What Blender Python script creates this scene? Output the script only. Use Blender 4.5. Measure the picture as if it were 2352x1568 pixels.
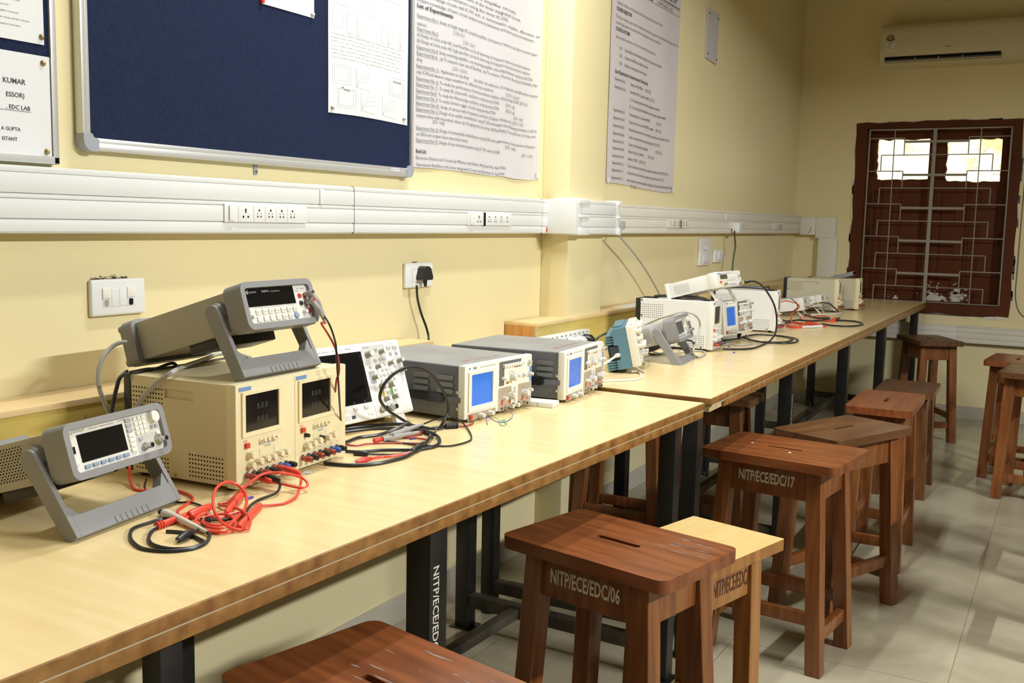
import bpy, bmesh, math, random
from mathutils import Vector, Matrix
random.seed(7)
R = math.radians
for o in list(bpy.data.objects): bpy.data.objects.remove(o)
SC = bpy.context.scene
COL = SC.collection

# ------------------------------------------------------------------ camera
cam_d = bpy.data.cameras.new('camera'); cam = bpy.data.objects.new('camera', cam_d); COL.objects.link(cam)
cam_d.sensor_width = 36.0; cam_d.lens = 35.592; cam_d.clip_start = 0.02
yaw, pit, rol = -0.504858, -0.117761, 0.0212518
f_ = Vector((math.sin(yaw)*math.cos(pit), math.cos(yaw)*math.cos(pit), math.sin(pit)))
r_ = Vector((math.cos(yaw), -math.sin(yaw), 0)); u_ = r_.cross(f_)
r2 = r_*math.cos(rol)+u_*math.sin(rol); u2 = u_*math.cos(rol)-r_*math.sin(rol)
cam.matrix_world = Matrix(((r2.x, u2.x, -f_.x, 0), (r2.y, u2.y, -f_.y, 0), (r2.z, u2.z, -f_.z, 1.24), (0, 0, 0, 1)))
SC.camera = cam

# ------------------------------------------------------------------ exposure, world, lights
vs = SC.view_settings
vs.view_transform = 'Standard'; vs.look = 'None'; vs.exposure = 0.0; vs.gamma = 1.0; vs.use_curve_mapping = False
wd = bpy.data.worlds.new('daylight'); SC.world = wd; wd.use_nodes = True
bg = wd.node_tree.nodes['Background']; bg.inputs[0].default_value = (1.0, 0.97, 0.86, 1); bg.inputs[1].default_value = 5.0

def area(name, loc, rot, sx, sy, power, col=(1, 1, 1), spread=180):
    d = bpy.data.lights.new(name, 'AREA'); d.shape = 'RECTANGLE'; d.size = sx; d.size_y = sy
    d.energy = power; d.color = col; d.spread = R(spread)
    o = bpy.data.objects.new(name, d); COL.objects.link(o); o.location = loc; o.rotation_euler = rot
    return o
TUBE = (0.95, 0.98, 1.0)
area('tube_light_wall', (-1.62, 2.55, 3.30), (0, R(-25), 0), 0.05, 1.3, 38, TUBE)
area('tube_light_ceiling', (-0.90, 2.45, 3.45), (R(20), 0, 0), 0.05, 1.5, 75, TUBE)
area('tube_light_far_side', (3.2, 2.3, 3.05), (0, R(62), 0), 0.05, 1.5, 200, TUBE)
area('tube_light_back', (0.9, -1.2, 3.45), (R(15), 0, 0), 0.05, 1.2, 20, TUBE)

# ------------------------------------------------------------------ materials
def mat(name, col, rough=0.5, metal=0.0, spec=0.5, var=0.0, vscale=6.0, stretch=(1, 1, 1), col2=None, bump=0.0, bscale=60, coat=0.0, rnd=0.0, detail=3.0):
    m = bpy.data.materials.new(name); m.use_nodes = True
    nt = m.node_tree; b = nt.nodes['Principled BSDF']
    b.inputs['Base Color'].default_value = (*col, 1); b.inputs['Roughness'].default_value = rough
    b.inputs['Metallic'].default_value = metal; b.inputs['Specular IOR Level'].default_value = spec
    if coat: b.inputs['Coat Weight'].default_value = coat; b.inputs['Coat Roughness'].default_value = 0.12
    tc = mp = None
    if var or col2 or bump:
        tc = nt.nodes.new('ShaderNodeTexCoord'); mp = nt.nodes.new('ShaderNodeMapping'); mp.inputs['Scale'].default_value = stretch
        nt.links.new(tc.outputs['Object'], mp.inputs['Vector'])
    if var or col2:
        n = nt.nodes.new('ShaderNodeTexNoise'); n.inputs['Scale'].default_value = vscale; n.inputs['Detail'].default_value = detail
        nt.links.new(mp.outputs[0], n.inputs['Vector'])
        if rnd:
            oi = nt.nodes.new('ShaderNodeObjectInfo'); ad = nt.nodes.new('ShaderNodeVectorMath'); ad.operation = 'ADD'
            ml = nt.nodes.new('ShaderNodeMath'); ml.operation = 'MULTIPLY'; ml.inputs[1].default_value = 37.0
            nt.links.new(oi.outputs['Random'], ml.inputs[0]); nt.links.new(mp.outputs[0], ad.inputs[0]); nt.links.new(ml.outputs[0], ad.inputs[1])
            nt.links.new(ad.outputs[0], n.inputs['Vector'])
        rp = nt.nodes.new('ShaderNodeValToRGB'); e = rp.color_ramp.elements
        e[0].position = 0.33; e[1].position = 0.67
        c2 = col2 or tuple(max(0, c*(1-var)) for c in col)
        e[0].color = (*c2, 1); e[1].color = (*col, 1)
        nt.links.new(n.outputs['Fac'], rp.inputs[0]); nt.links.new(rp.outputs[0], b.inputs['Base Color'])
    if bump:
        n2 = nt.nodes.new('ShaderNodeTexNoise'); n2.inputs['Scale'].default_value = bscale; n2.inputs['Detail'].default_value = 2
        bp = nt.nodes.new('ShaderNodeBump'); bp.inputs['Strength'].default_value = bump; bp.inputs['Distance'].default_value = 0.002
        nt.links.new(tc.outputs['Object'], n2.inputs['Vector']); nt.links.new(n2.outputs['Fac'], bp.inputs['Height']); nt.links.new(bp.outputs[0], b.inputs['Normal'])
    return m

M = {}
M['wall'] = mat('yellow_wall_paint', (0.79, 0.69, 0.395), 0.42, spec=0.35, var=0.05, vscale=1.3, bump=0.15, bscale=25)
M['ceiling'] = mat('ceiling_paint', (0.42, 0.36, 0.22), 0.8)  # toned down so the room bounces less light
M['wall_dim'] = mat('darkened_unseen_wall', (0.17, 0.125, 0.055), 0.6)  # unseen walls given a darker tone to weaken bounced light
M['skirt'] = mat('skirting_tile', (0.50, 0.46, 0.36), 0.35, var=0.08)
M['pvc'] = mat('white_pvc', (0.70, 0.71, 0.685), 0.32, var=0.03, vscale=3)
M['pvc_old'] = mat('aged_white_pvc', (0.74, 0.70, 0.60), 0.38, var=0.05)
M['plate'] = mat('white_switch_plastic', (0.74, 0.745, 0.72), 0.28)
M['hole'] = mat('black_hole', (0.006, 0.006, 0.006), 0.7, spec=0.2)
M['dirt'] = mat('dirt', (0.10, 0.07, 0.04), 0.9)
M['joint'] = mat('grey_joint_line', (0.45, 0.44, 0.40), 0.7)
M['lam'] = mat('light_wood_laminate', (0.82, 0.655, 0.35), 0.23, spec=0.5, col2=(0.76, 0.585, 0.29), vscale=3.0, stretch=(12, 1.2, 3), detail=5)
M['edge'] = mat('brown_wood_lipping', (0.36, 0.185, 0.05), 0.4, col2=(0.19, 0.078, 0.018), vscale=5, stretch=(6, 1.5, 6), detail=5)
M['chip'] = mat('raw_particle_board', (0.62, 0.50, 0.29), 0.9, col2=(0.42, 0.31, 0.15), vscale=160)
M['gapstrip'] = mat('pale_wood_core', (0.50, 0.41, 0.26), 0.7)
M['black_metal'] = mat('black_painted_steel', (0.018, 0.017, 0.016), 0.38, var=0.4, vscale=20)
M['dusty_metal'] = mat('dusty_black_steel', (0.085, 0.072, 0.045), 0.6, col2=(0.03, 0.026, 0.02), vscale=14)
M['rubber'] = mat('black_rubber', (0.014, 0.014, 0.015), 0.45)
M['ply'] = mat('varnished_yellow_plywood', (0.60, 0.47, 0.13), 0.35, col2=(0.42, 0.29, 0.06), vscale=2.2, stretch=(3, 1, 5), detail=4)
M['ledge_top'] = mat('ledge_top_laminate', (0.72, 0.53, 0.27), 0.4, var=0.12, vscale=5, stretch=(6, 1, 1))
M['ledge_end'] = mat('orange_ledge_wood', (0.58, 0.29, 0.075), 0.45, col2=(0.42, 0.18, 0.04), vscale=6, stretch=(8, 8, 2))
def wood(name, c1, c2, st): return mat(name, c1, 0.30, spec=0.5, col2=c2, vscale=4.0, stretch=st, detail=5, rnd=1, coat=0.12)
W1, W2 = (0.255, 0.078, 0.023), (0.140, 0.038, 0.011)
M['wx'] = wood('red_brown_seat_wood', W1, W2, (1.3, 12, 6)); M['wz'] = wood('red_brown_leg_wood', (0.26, 0.092, 0.025), (0.145, 0.044, 0.012), (12, 12, 1.2))
M['dx'] = wood('dark_brown_seat_wood', (0.15, 0.066, 0.026), (0.085, 0.033, 0.013), (1.3, 12, 6)); M['dz'] = wood('dark_brown_leg_wood', (0.17, 0.066, 0.022), (0.085, 0.03, 0.01), (12, 12, 1.2))
M['oz'] = wood('orange_brown_leg_wood', (0.40, 0.185, 0.055), (0.25, 0.10, 0.025), (12, 12, 1.2))
M['lamseat'] = mat('pale_laminate_seat', (0.67, 0.495, 0.215), 0.35, col2=(0.61, 0.44, 0.175), vscale=5, stretch=(2, 14, 2))
M['scuff'] = mat('grey_scuff', (0.29, 0.215, 0.18), 0.6, var=0.4, vscale=40)
M['pale_stain'] = mat('pale_paint_drop', (0.62, 0.42, 0.22), 0.6)
M['paint_letter'] = mat('cream_lettering', (0.72, 0.68, 0.55), 0.6)
M['dark_letter'] = mat('dark_red_lettering', (0.10, 0.03, 0.012), 0.6)
M['letter_dim'] = mat('worn_lettering', (0.36, 0.35, 0.33), 0.6)
M['ink'] = mat('black_ink', (0.05, 0.047, 0.055), 0.7)
M['ink2'] = mat('grey_ink', (0.20, 0.19, 0.19), 0.8)
M['pencil'] = mat('faint_pencil', (0.50, 0.50, 0.49), 0.9)
M['vinyl'] = mat('poster_vinyl', (0.63, 0.61, 0.62), 0.38, var=0.04, vscale=2)
M['vinyl2'] = mat('greyish_poster_vinyl', (0.62, 0.56, 0.55), 0.4, var=0.05, vscale=2)
M['paper'] = mat('white_paper', (0.70, 0.705, 0.70), 0.6)
M['felt'] = mat('navy_felt', (0.017, 0.025, 0.060), 0.95, spec=0.1, var=0.2, vscale=120, bump=0.3, bscale=400)
M['alu'] = mat('satin_aluminium', (0.66, 0.66, 0.63), 0.38, metal=0.55, spec=0.5)
M['corner'] = mat('grey_corner_plastic', (0.33, 0.35, 0.38), 0.4)
M['steel'] = mat('nickel_steel', (0.62, 0.61, 0.58), 0.25, metal=0.9)
M['brass'] = mat('old_brass', (0.38, 0.28, 0.12), 0.35, metal=0.8)
M['cream'] = mat('aged_cream_enamel', (0.72, 0.62, 0.38), 0.42, var=0.05, vscale=4)
M['cream_front'] = mat('aged_cream_front', (0.80, 0.71, 0.45), 0.4, var=0.04, vscale=9)
M['cream_knob'] = mat('cream_knob', (0.78, 0.70, 0.48), 0.4)
M['cream_grey'] = mat('greyish_cream_enamel', (0.56, 0.51, 0.36), 0.45, var=0.05)
M['white_en'] = mat('white_enamel', (0.76, 0.755, 0.715), 0.36, var=0.02)
M['white_front'] = mat('white_front', (0.75, 0.74, 0.68), 0.38)
M['taupe'] = mat('taupe_case', (0.40, 0.37, 0.29), 0.5)
M['taupe_light'] = mat('light_grey_case', (0.50, 0.49, 0.46), 0.5)
M['bumper'] = mat('grey_rubber_bumper', (0.255, 0.255, 0.25), 0.55, var=0.05)
M['panel'] = mat('off_white_panel', (0.76, 0.74, 0.66), 0.42)
M['button'] = mat('cream_button', (0.80, 0.78, 0.68), 0.35)
M['button_grey'] = mat('grey_button', (0.40, 0.41, 0.40), 0.4)
M['button_blue'] = mat('blue_grey_button', (0.27, 0.34, 0.44), 0.4)
M['screen'] = mat('black_screen', (0.008, 0.008, 0.008), 0.08)
M['screen_olive'] = mat('olive_lcd', (0.07, 0.075, 0.04), 0.15)
M['screen_grey'] = mat('grey_lcd', (0.12, 0.12, 0.115), 0.12)
M['crt'] = mat('blue_screen_filter', (0.035, 0.20, 0.84), 0.16)
M['crt_line'] = mat('graticule', (0.022, 0.125, 0.56), 0.3)
M['louvre'] = mat('light_catching_slate', (0.185, 0.19, 0.20), 0.4)  # slate lightened in colour as if the raised louvres catch light
M['segment'] = mat('unlit_segment', (0.045, 0.045, 0.034), 0.4)
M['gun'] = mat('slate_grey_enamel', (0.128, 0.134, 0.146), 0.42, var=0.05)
M['gun_top'] = mat('paler_slate_top', (0.28, 0.28, 0.27), 0.5, var=0.18, vscale=8)  # top cover paler than the case, with uneven tone
M['scope_front'] = mat('ivory_bezel', (0.80, 0.785, 0.705), 0.38)
M['tan'] = mat('tan_panel', (0.42, 0.35, 0.26), 0.5)
M['dgrey'] = mat('dark_grey_panel', (0.13, 0.125, 0.12), 0.5)
M['knob'] = mat('light_grey_knob', (0.66, 0.66, 0.62), 0.35)
M['knob_dark'] = mat('taupe_knob', (0.34, 0.32, 0.25), 0.4)
M['dso'] = mat('white_scope_plastic', (0.84, 0.83, 0.79), 0.36)
M['dso_grey'] = mat('pale_grey_panel', (0.58, 0.57, 0.53), 0.45)
M['teal'] = mat('teal_blue_plastic', (0.10, 0.215, 0.28), 0.45, var=0.06)
M['teal_dark'] = mat('dark_teal_plastic', (0.03, 0.045, 0.055), 0.5)
M['ivory'] = mat('ivory_plastic', (0.72, 0.70, 0.60), 0.4)
M['red'] = mat('red_plastic', (0.62, 0.045, 0.025), 0.35)
M['red_dull'] = mat('dull_red_cap', (0.36, 0.055, 0.03), 0.4)
M['red_wire'] = mat('red_wire', (0.72, 0.06, 0.03), 0.38)
M['darkred_wire'] = mat('dark_red_wire', (0.38, 0.03, 0.025), 0.4)
M['blue'] = mat('blue_cap', (0.02, 0.11, 0.46), 0.35)
M['lblue'] = mat('blue_print', (0.10, 0.25, 0.62), 0.5)
M['black'] = mat('black_plastic', (0.012, 0.012, 0.012), 0.35)
M['black_wire'] = mat('black_cable', (0.014, 0.014, 0.015), 0.36)
M['grey_wire'] = mat('grey_cable', (0.42, 0.41, 0.37), 0.4)
M['white_wire'] = mat('white_cable', (0.74, 0.72, 0.64), 0.4)
M['probe'] = mat('grey_probe', (0.36, 0.35, 0.33), 0.45)
M['yellow'] = mat('yellow_ring', (0.70, 0.55, 0.06), 0.4)
M['green'] = mat('green_print', (0.22, 0.48, 0.10), 0.5)
M['green_wire'] = mat('green_wire', (0.06, 0.33, 0.17), 0.4)
M['blue_wire'] = mat('blue_wire', (0.06, 0.08, 0.38), 0.4)
M['olive_wire'] = mat('earth_wire', (0.075, 0.07, 0.025), 0.5)
M['maroon'] = mat('maroon_window_paint', (0.100, 0.029, 0.010), 0.6, spec=0.15, var=0.25, vscale=4)
M['plaster'] = mat('bare_white_plaster', (0.72, 0.68, 0.60), 0.9, var=0.2, vscale=30)
M['bluepaint'] = mat('old_blue_paint', (0.06, 0.09, 0.13), 0.8)
M['grille'] = mat('grey_grille_paint', (0.30, 0.28, 0.24), 0.45, metal=0.2)
M['ac'] = mat('ivory_air_conditioner', (0.62, 0.56, 0.38), 0.35)
M['panelboard'] = mat('lilac_grey_plate', (0.52, 0.50, 0.50), 0.45)
M['twig'] = mat('dry_twig', (0.16, 0.13, 0.05), 0.9)

def frosted():
    m = bpy.data.materials.new('sunlit_paper_pane'); m.use_nodes = True; nt = m.node_tree; nt.nodes.clear()
    out = nt.nodes.new('ShaderNodeOutputMaterial'); tr = nt.nodes.new('ShaderNodeBsdfTranslucent'); df = nt.nodes.new('ShaderNodeBsdfDiffuse'); mx = nt.nodes.new('ShaderNodeMixShader')
    tc = nt.nodes.new('ShaderNodeTexCoord'); n = nt.nodes.new('ShaderNodeTexNoise'); n.inputs['Scale'].default_value = 9; n.inputs['Detail'].default_value = 4
    rp = nt.nodes.new('ShaderNodeValToRGB'); e = rp.color_ramp.elements; e[0].position = 0.30; e[0].color = (0.72, 0.68, 0.45, 1); e[1].position = 0.50; e[1].color = (0.9, 0.88, 0.78, 1)
    nt.links.new(tc.outputs['Object'], n.inputs['Vector']); nt.links.new(n.outputs['Fac'], rp.inputs[0]); nt.links.new(rp.outputs[0], tr.inputs[0])
    df.inputs[0].default_value = (0.7, 0.68, 0.6, 1); mx.inputs[0].default_value = 0.25
    nt.links.new(tr.outputs[0], mx.inputs[1]); nt.links.new(df.outputs[0], mx.inputs[2]); nt.links.new(mx.outputs[0], out.inputs[0])
    return m
M['pane'] = frosted()
L_FAR = 7.28
def shutter_mat():
    m = mat('maroon_shutter_with_plaster_splashes', (0.100, 0.029, 0.010), 0.6, spec=0.15); nt = m.node_tree; b = nt.nodes['Principled BSDF']
    tc = nt.nodes.new('ShaderNodeTexCoord'); n = nt.nodes.new('ShaderNodeTexNoise'); n.inputs['Scale'].default_value = 42; n.inputs['Detail'].default_value = 5
    n3 = nt.nodes.new('ShaderNodeTexNoise'); n3.inputs['Scale'].default_value = 7
    L = nt.links.new
    def M_(op, a, b):
        q = nt.nodes.new('ShaderNodeMath'); q.operation = op
        for k, v in enumerate((a, b)):
            if isinstance(v, (int, float)): q.inputs[k].default_value = v
            else: L(v, q.inputs[k])
        return q.outputs[0]
    L(tc.outputs['Object'], n.inputs['Vector']); L(tc.outputs['Object'], n3.inputs['Vector'])
    best = None
    for c, k in (((-0.800, L_FAR+0.07, 0.775), 3.2), ((-0.685, L_FAR+0.07, 0.79), 3.6), ((-1.075, L_FAR+0.07, 0.765), 7.0)):
        vm = nt.nodes.new('ShaderNodeVectorMath'); vm.operation = 'DISTANCE'; vm.inputs[1].default_value = c; L(tc.outputs['Object'], vm.inputs[0])
        v = M_('MULTIPLY', vm.outputs['Value'], -k); best = v if best is None else M_('MAXIMUM', best, v)
    f = M_('GREATER_THAN', M_('ADD', best, M_('ADD', n.outputs['Fac'], M_('MULTIPLY', n3.outputs['Fac'], 0.4))), 0.52)
    mx = nt.nodes.new('ShaderNodeMix'); mx.data_type = 'RGBA'; mx.inputs[6].default_value = (0.100, 0.029, 0.010, 1); mx.inputs[7].default_value = (0.60, 0.56, 0.48, 1)
    L(f, mx.inputs[0]); L(mx.outputs[2], b.inputs['Base Color'])
    return m
M['shutter'] = shutter_mat()
def floor_mat():
    m = mat('cream_vitrified_tile', (0.52, 0.47, 0.35), 0.22); nt = m.node_tree; b = nt.nodes['Principled BSDF']; L = nt.links.new
    tc = nt.nodes.new('ShaderNodeTexCoord'); mp = nt.nodes.new('ShaderNodeMapping'); mp.inputs['Location'].default_value = (0.22, 0.1, 0)
    br = nt.nodes.new('ShaderNodeTexBrick'); br.offset = 0; br.inputs['Scale'].default_value = 1.0; br.inputs['Mortar Size'].default_value = 0.0013
    br.inputs['Brick Width'].default_value = 0.6; br.inputs['Row Height'].default_value = 0.6
    n = nt.nodes.new('ShaderNodeTexNoise'); n.inputs['Scale'].default_value = 2.2; n.inputs['Detail'].default_value = 6; n.inputs['Distortion'].default_value = 1.2
    rp = nt.nodes.new('ShaderNodeValToRGB'); e = rp.color_ramp.elements; e[0].position = 0.36; e[0].color = (0.335, 0.295, 0.20, 1); e[1].position = 0.6; e[1].color = (0.43, 0.385, 0.275, 1)
    br.inputs['Mortar'].default_value = (0.22, 0.18, 0.115, 1)
    L(tc.outputs['Object'], mp.inputs[0]); L(mp.outputs[0], br.inputs['Vector']); L(tc.outputs['Object'], n.inputs['Vector']); L(n.outputs['Fac'], rp.inputs[0])
    L(rp.outputs[0], br.inputs['Color1']); L(rp.outputs[0], br.inputs['Color2']); L(br.outputs['Color'], b.inputs['Base Color'])
    return m
M['floor'] = floor_mat()

# ------------------------------------------------------------------ mesh builder
_G = {}
def glyphs(s, bold=0.0):
    k = (s, bold)
    if k not in _G:
        cu = bpy.data.curves.new('t', 'FONT'); cu.body = s; cu.resolution_u = 2; cu.offset = bold; cu.fill_mode = 'FRONT'
        o = bpy.data.objects.new('t', cu); me = bpy.data.meshes.new_from_object(o)
        vv = [(v.co.x, v.co.y) for v in me.vertices]; ff = [tuple(p.vertices) for p in me.polygons]
        bpy.data.objects.remove(o); bpy.data.curves.remove(cu); bpy.data.meshes.remove(me)
        w = max([v[0] for v in vv] or [1])/0.7
        _G[k] = ([(a/0.7, b/0.7) for a, b in vv], ff, w)
    return _G[k]

def catmull(pts, sub=6, closed=False):
    P = [Vector(p) for p in pts]; n = len(P); out = []
    if n < 3: return P
    rng = n if closed else n-1
    for i in range(rng):
        p0 = P[(i-1) % n] if (closed or i > 0) else P[0]*2-P[1]
        p1 = P[i]; p2 = P[(i+1) % n]; p3 = P[(i+2) % n] if (closed or i+2 < n) else P[-1]*2-P[-2]
        for j in range(sub):
            t = j/sub
            out.append(0.5*((2*p1)+(p2-p0)*t+(2*p0-5*p1+4*p2-p3)*t*t+(3*p1-p0-3*p2+p3)*t**3))
    if not closed: out.append(P[-1])
    return out

class MB:
    def __init__(s, T=None): s.v = []; s.f = []; s.fm = []; s.mats = []; s.T = T
    def mi(s, m):
        m = M[m]
        if m not in s.mats: s.mats.append(m)
        return s.mats.index(m)
    def add(s, vv, ff, m, T=None):
        b = len(s.v); i = s.mi(m)
        for v in vv:
            v = Vector(v)
            if T: v = T @ v
            if s.T: v = s.T @ v
            s.v.append(v)
        for f in ff: s.f.append(tuple(b+k for k in f)); s.fm.append(i)
        return s
    def box(s, a, b, m, bev=0.0, T=None, seg=2):
        x0, x1 = sorted((a[0], b[0])); y0, y1 = sorted((a[1], b[1])); z0, z1 = sorted((a[2], b[2]))
        vv = [(x, y, z) for x in (x0, x1) for y in (y0, y1) for z in (z0, z1)]
        ff = [(0, 1, 3, 2), (4, 6, 7, 5), (0, 4, 5, 1), (2, 3, 7, 6), (0, 2, 6, 4), (1, 5, 7, 3)]
        if not bev: return s.add(vv, ff, m, T)
        bm = bmesh.new(); bv = [bm.verts.new(v) for v in vv]
        for f in ff: bm.faces.new([bv[i] for i in f])
        bev = min(bev, 0.49*min(x1-x0, y1-y0, z1-z0))
        bmesh.ops.bevel(bm, geom=bm.edges[:], offset=bev, segments=seg, profile=0.6, affect='EDGES')
        bm.verts.index_update()
        s.add([v.co.copy() for v in bm.verts], [[v.index for v in f.verts] for f in bm.faces], m, T); bm.free(); return s
    def beam(s, p0, p1, sx, sy, m, T=None):      # straight post with a horizontal cross section
        vv = [(p[0]+i*sx/2, p[1]+j*sy/2, p[2]) for p in (p0, p1) for i, j in ((-1, -1), (1, -1), (1, 1), (-1, 1))]
        return s.add(vv, [(3, 2, 1, 0), (4, 5, 6, 7), (0, 1, 5, 4), (1, 2, 6, 5), (2, 3, 7, 6), (3, 0, 4, 7)], m, T)
    def cyl(s, p0, p1, r0, m, r1=None, n=14, T=None):
        return s.rings([p0, p1], [r0, r0 if r1 is None else r1], m, n, T)
    def rings(s, pts, rr, m, n=12, T=None, cap=True):
        P = [Vector(p) for p in pts]; k = len(P); vv = []; ff = []
        prev = None
        for i in range(k):
            t = (P[min(i+1, k-1)]-P[max(i-1, 0)])
            if t.length < 1e-9: t = Vector((0, 0, 1))
            t.normalize()
            if prev is None:
                a = t.cross(Vector((0, 0, 1)) if abs(t.z) < 0.9 else Vector((1, 0, 0))).normalized()
            else:
                a = (prev-t*prev.dot(t)).normalized()
            prev = a; b = t.cross(a)
            for j in range(n):
                an = 2*math.pi*j/n; vv.append(P[i]+(a*math.cos(an)+b*math.sin(an))*rr[i])
        for i in range(k-1):
            for j in range(n):
                j2 = (j+1) % n; ff.append((i*n+j, i*n+j2, (i+1)*n+j2, (i+1)*n+j))
        if cap: ff += [tuple(range(n-1, -1, -1)), tuple((k-1)*n+j for j in range(n))]
        return s.add(vv, ff, m, T)
    def tube(s, pts, r, m, n=8, sub=6, T=None):
        p = catmull(pts, sub); return s.rings(p, [r]*len(p), m, n, T)
    def disc(s, c, nrm, r, m, n=8, T=None, k=0.35):
        c = Vector(c); nrm = Vector(nrm).normalized()
        return s.rings([c, c+nrm*0.0004], [r, r], m, n, T)
    def slab(s, outer, holes, z0, z1, m, T=None, ms=None):   # flat plate with holes, outline in local x,y
        bm = bmesh.new(); es = []; loops = []
        for L in [outer]+list(holes):
            vs_ = [bm.verts.new((p[0], p[1], 0)) for p in L]; loops.append(vs_)
            es += [bm.edges.new((vs_[i], vs_[(i+1) % len(vs_)])) for i in range(len(vs_))]
        bmesh.ops.triangle_fill(bm, use_beauty=True, edges=es, normal=(0, 0, 1)); bm.verts.index_update()
        pp = [(v.co.x, v.co.y) for v in bm.verts]; tris = []
        for f in bm.faces:
            ix = [v.index for v in f.verts]
            if f.normal.z < 0: ix.reverse()
            tris.append(ix)
        li = [[v.index for v in L] for L in loops]; bm.free(); n = len(pp)
        vv = [(x, y, z1) for x, y in pp]+[(x, y, z0) for x, y in pp]
        s.add(vv, tris+[[i+n for i in reversed(t)] for t in tris], m, T)
        sd = []
        for q, L in enumerate(li):
            A = sum(pp[L[i]][0]*pp[L[(i+1) % len(L)]][1]-pp[L[(i+1) % len(L)]][0]*pp[L[i]][1] for i in range(len(L)))
            if (A < 0) == (q == 0): L = L[::-1]
            for i in range(len(L)):
                a, b = L[i], L[(i+1) % len(L)]; sd.append((a+n, b+n, b, a))
        return s.add(vv, sd, ms or m, T)
    def sheet(s, fn, a0, a1, b0, b1, na, nb, m, th=0.0004):
        vv = [fn(a0+(a1-a0)*i/na, b0+(b1-b0)*j/nb) for i in range(na+1) for j in range(nb+1)]
        k = nb+1
        return s.add(vv, [(i*k+j, (i+1)*k+j, (i+1)*k+j+1, i*k+j+1) for i in range(na) for j in range(nb)], m)
    def text(s, t, o, u, v, h, m, w=None, al='L', bold=0.0, warp=None, T=None):
        vv, ff, W = glyphs(t, bold); sx = (w/W) if w else h
        tot = W*sx; off = {'L': 0, 'C': -tot/2, 'R': -tot}[al]
        if warp: return s.add([warp(o[0]+off+a*sx, o[1]+b*h) for a, b in vv], ff, m, T)
        o = Vector(o); u = Vector(u); v = Vector(v)
        return s.add([o+u*(off+a*sx)+v*(b*h) for a, b in vv], ff, m, T)
    def build(s, name, parent=None, ang=35, bevel=0.0):
        me = bpy.data.meshes.new(name); me.from_pydata([tuple(v) for v in s.v], [], s.f)
        for m in s.mats: me.materials.append(m)
        me.polygons.foreach_set('material_index', s.fm); me.polygons.foreach_set('use_smooth', [True]*len(s.f)); me.update()
        bm = bmesh.new(); bm.from_mesh(me)
        ca = R(ang)
        for e in bm.edges: e.smooth = len(e.link_faces) == 2 and e.calc_face_angle(9) < ca
        bm.to_mesh(me); bm.free()
        o = bpy.data.objects.new(name, me); COL.objects.link(o)
        if parent is not None: o.parent = parent
        if bevel:
            md = o.modifiers.new('bevel', 'BEVEL'); md.width = bevel; md.segments = 2; md.limit_method = 'ANGLE'; md.angle_limit = R(50)
        return o

def tag(o, label, cat, group=None, kind=None):
    if label: o['label'] = label
    if cat: o['category'] = cat
    if group: o['group'] = group
    if kind: o['kind'] = kind
    return o
def thing(name, label, cat, loc=(0, 0, 0), rz=0.0, group=None):
    o = bpy.data.objects.new(name, None); o.empty_display_size = 0.05; COL.objects.link(o)
    o.location = loc; o.rotation_euler = (0, 0, rz)
    return tag(o, label, cat, group)
def struct(name, mb, label, bevel=0): return tag(mb.build(name, bevel=bevel), label, None, kind='structure')
def rrect(w, h, r, n=4, cx=0, cy=0):
    out = []
    for sx, sy, a0 in ((1, 1, 0), (-1, 1, 90), (-1, -1, 180), (1, -1, 270)):
        for i in range(n+1):
            a = R(a0+90*i/n); out.append((cx+sx*(w/2-r)+r*math.cos(a), cy+sy*(h/2-r)+r*math.sin(a)))
    return out
X3, Y3, Z3 = Vector((1, 0, 0)), Vector((0, 1, 0)), Vector((0, 0, 1))
FRONT = Matrix(((1, 0, 0, 0), (0, 0, -1, 0), (0, 1, 0, 0), (0, 0, 0, 1)))      # panel coordinates (right, up, out) -> instrument (x, -y, z)
LEFTS = Matrix(((0, 0, -1, 0), (1, 0, 0, 0), (0, 1, 0, 0), (0, 0, 0, 1)))      # side coordinates (depth, up, out to the left)
# ================================================================== THE ROOM
WX, L, CZ = -1.757, 7.28, 3.5          # left wall plane, far wall plane, ceiling
XR, YB = 3.6, -2.6
W0, W1_, WZ0, WZ1 = -1.300, -0.412, 0.758, 1.912      # window opening
m = MB(); m.box((WX-0.2, YB, -0.1), (XR+0.2, L+0.2, 0), 'floor'); struct('floor', m, 'cream polished tile floor')
m = MB(); m.box((WX-0.2, YB, CZ), (XR+0.2, L+0.2, CZ+0.1), 'ceiling'); struct('ceiling', m, 'ceiling, toned down to lower bounced light')
m = MB(); m.box((WX-0.2, YB, 0), (WX, L+0.2, CZ), 'wall'); struct('wall_left', m, 'yellow wall behind the tables')
m = MB(); m.box((XR, YB, 0), (XR+0.2, L+0.2, CZ), 'wall_dim'); struct('wall_right', m, 'unseen wall on the right, darkened to cut bounced light')
m = MB(); m.box((WX-0.2, YB-0.2, 0), (XR+0.2, YB, CZ), 'wall_dim'); struct('wall_back', m, 'wall behind the camera, darkened to cut bounced light')
m = MB()
m.box((WX, L, 0), (W0, L+0.2, CZ), 'wall'); m.box((W1_, L, 0), (XR, L+0.2, CZ), 'wall')
m.box((W0, L, 0), (W1_, L+0.2, WZ0), 'wall'); m.box((W0, L, WZ1), (W1_, L+0.2, CZ), 'wall')
struct('wall_far', m, 'yellow end wall with the barred window')
m = MB(); m.box((WX, 3.389, 0), (-1.645, 3.70, CZ), 'wall', 0.004); struct('trim_1', m, 'shallow yellow column on the left wall')
m = MB(); m.box((-1.645, 3.389, 2.79), (XR, 3.70, CZ), 'ceiling'); struct('trim_2', m, 'ceiling beam carried by the column')
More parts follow.
